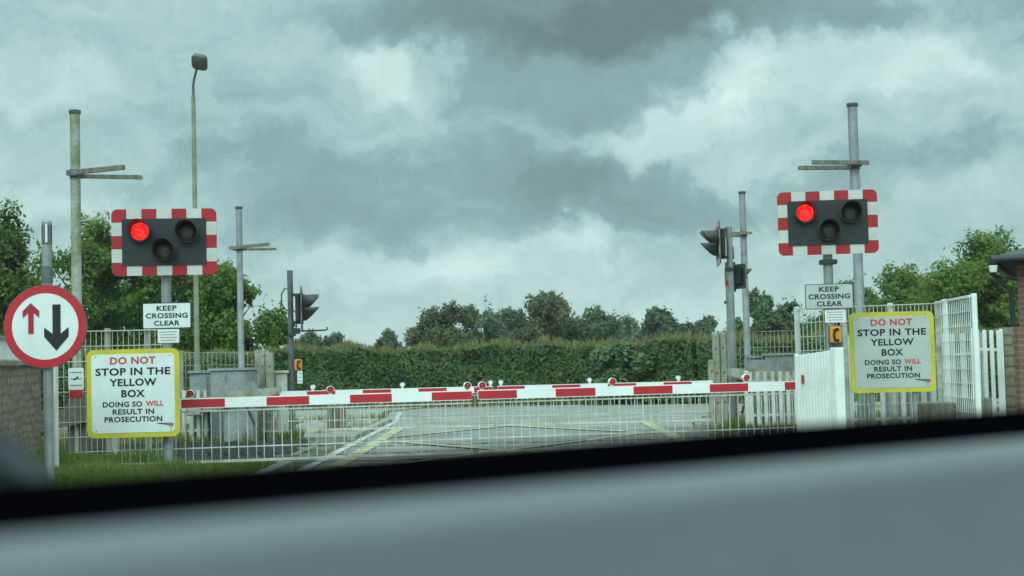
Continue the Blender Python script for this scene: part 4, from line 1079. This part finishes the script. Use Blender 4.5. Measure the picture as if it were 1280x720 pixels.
# brick station building on the right
def station():
    Y = 19.2; x0 = P(1273, 380, Y).x; ze = zof(1262, 322, Y)
    t = thing('brick_building', 'red brick building corner with slate eaves and gutter at the right edge', 'building', (x0, Y, 0), R(-22))
    MB().box((2.0, 2.5, ze / 2 + .0), (4.0, 5.0, ze + .1), 0).build('wall', M['brick'], t)
    rf = MB()
    e = .25
    rf.add([(-e, -e, ze + .02), (4 + e, -e, ze + .02), (4 + e, 5 + e, ze + .02), (-e, 5 + e, ze + .02), (2, 2, ze + .75), (2, 3, ze + .75),
            (-e, -e, ze - .03), (4 + e, -e, ze - .03), (4 + e, 5 + e, ze - .03), (-e, 5 + e, ze - .03)],
           [[0, 1, 4], [1, 2, 5, 4], [2, 3, 5], [3, 0, 4, 5], [9, 8, 7, 6], [6, 7, 1, 0], [7, 8, 2, 1], [8, 9, 3, 2], [9, 6, 0, 3]])
    r_ = rf.build('roof', M['slate'], t)
    mb = MB()
    for a_, b_ in (((-e - .05, -e - .05), (4.4, -e - .05)), ((-e - .05, -e - .05), (-e - .05, 5.3))):
        mb.tube([(a_[0], a_[1], ze - .03), (b_[0], b_[1], ze - .03)], .055, 10)
    mb.build('gutter', M['gutter'], r_, True)
    MB().tube([(-.31, -.22, ze - .06), (-.31, -.22, ze - .2), (-.08, -.06, ze - .45), (-.06, -.06, .0)], .036, 10).build('downpipe', M['gutter'], t, True)
    lt = MB().tube([(-.28, -.33, ze - .20), (-.28, -.33, ze - .11)], [.045, .06], 12)
    lp = lt.build('wall_lamp', M['white_paint'], t, True)
    MB().tube([(0, 0, ze - .3), (-.2, -.2, ze - .26), (-.28, -.33, ze - .22)], .012, 6).build('lamp_bracket', M['gutter'], lp, True)
    wn = MB().box((1.3, -.012, 1.5), (.9, .03, 1.1), 0); wn = wn.build('window', M['white_paint'], t)
    MB().box((1.3, -.03, 1.5), (.78, .012, .98), 0).build('pane', M['lens'], wn)
station()
wall('brick_wall', 'short red brick garden wall below the building at the right edge', xy(1279, 17.5), xy(1330, 17.6), -.05, zof(1270, 409, 17.5), .12, M['brick'])
wall('rubble_pier', 'grey rubble stone pier between the picket gate and the red brick wall', xy(1261, 18.6), xy(1285, 18.62), -.05, zof(1262, 409, 18.6), .25, M['grey_stone'])

# ------------------------------------------------------------------ inside the car
def car():
    A = P(0, 605, .46); B = P(1280, 506, .46 * 1.79)
    z = (A.z + B.z) / 2
    d = Vector((B.x - A.x, B.y - A.y, 0)).normalized(); n = Vector((d.y, -d.x, 0))    # n points back to the viewer
    t = thing('car_dashboard', 'blurred grey car dashboard below a black windscreen edge in the foreground', 'car interior', (A.x, A.y, z), math.atan2(d.y, d.x))
    x0, x1 = -.45, 1.15                                        # local x along the edge, local -y towards the viewer
    def loft(name, prof, mat, bow=.0):
        mb = MB(); ns = 24; m = len(prof)
        vs = []
        for i in range(ns + 1):
            x = x0 + (x1 - x0) * i / ns
            for (q, zz) in prof: vs.append((x, -q, zz))
        fs = [[i * m + k_, (i + 1) * m + k_, (i + 1) * m + k_ + 1, i * m + k_ + 1] for i in range(ns) for k_ in range(m - 1)]
        fs += [list(range(m))[::-1], list(range(ns * m, ns * m + m))]
        mb.add(vs, fs); return mb.build(name, mat, t, True)
    loft('windscreen_seal', [(-.03, -.05), (-.012, -.012), (0, -.001), (.012, 0), (.150, -.0005), (.160, -.012), (.155, -.06)], M['seal'])
    pr = [(.151, -.03)]
    for a_ in range(0, 91, 10): pr.append((.152 + .011 * math.sin(R(a_)), -.011 + .010 * math.cos(R(a_))))
    pr += [(.165, -.03), (.172, -.08), (.185, -.15), (.20, -.32), (.145, -.34)]
    loft('dashboard', pr, M['dash'])
    a = P(-60, 545, .62); b_ = P(8, 575, .62); c_ = P(50, 612, .60); e_ = P(72, 650, .56)
    L0 = Matrix.Translation((A.x, A.y, z)) @ Matrix.Rotation(math.atan2(d.y, d.x), 4, 'Z'); Li = L0.inverted()
    MB().tube([Li @ q for q in (a, b_, c_, e_)], [.011, .010, .007, .004], 10).build('wiper_arm', M['wiper'], t, True)
car()

# ------------------------------------------------------------------ damp air
def haze():
    mb = MB().box((0, 440, 5.95), (1900, 1600, 14.1), 0)
    m = bpy.data.materials.new('damp_air'); m.use_nodes = True
    nt = m.node_tree
    for n in list(nt.nodes): nt.nodes.remove(n)
    v = nt.nodes.new('ShaderNodeVolumePrincipled'); v.inputs['Color'].default_value = (.86, .95, .95, 1); v.inputs['Density'].default_value = .00028
    o = nt.nodes.new('ShaderNodeOutputMaterial'); nt.links.new(v.outputs[0], o.inputs['Volume'])
    struct(mb.build('haze', m), 'stuff')
haze()
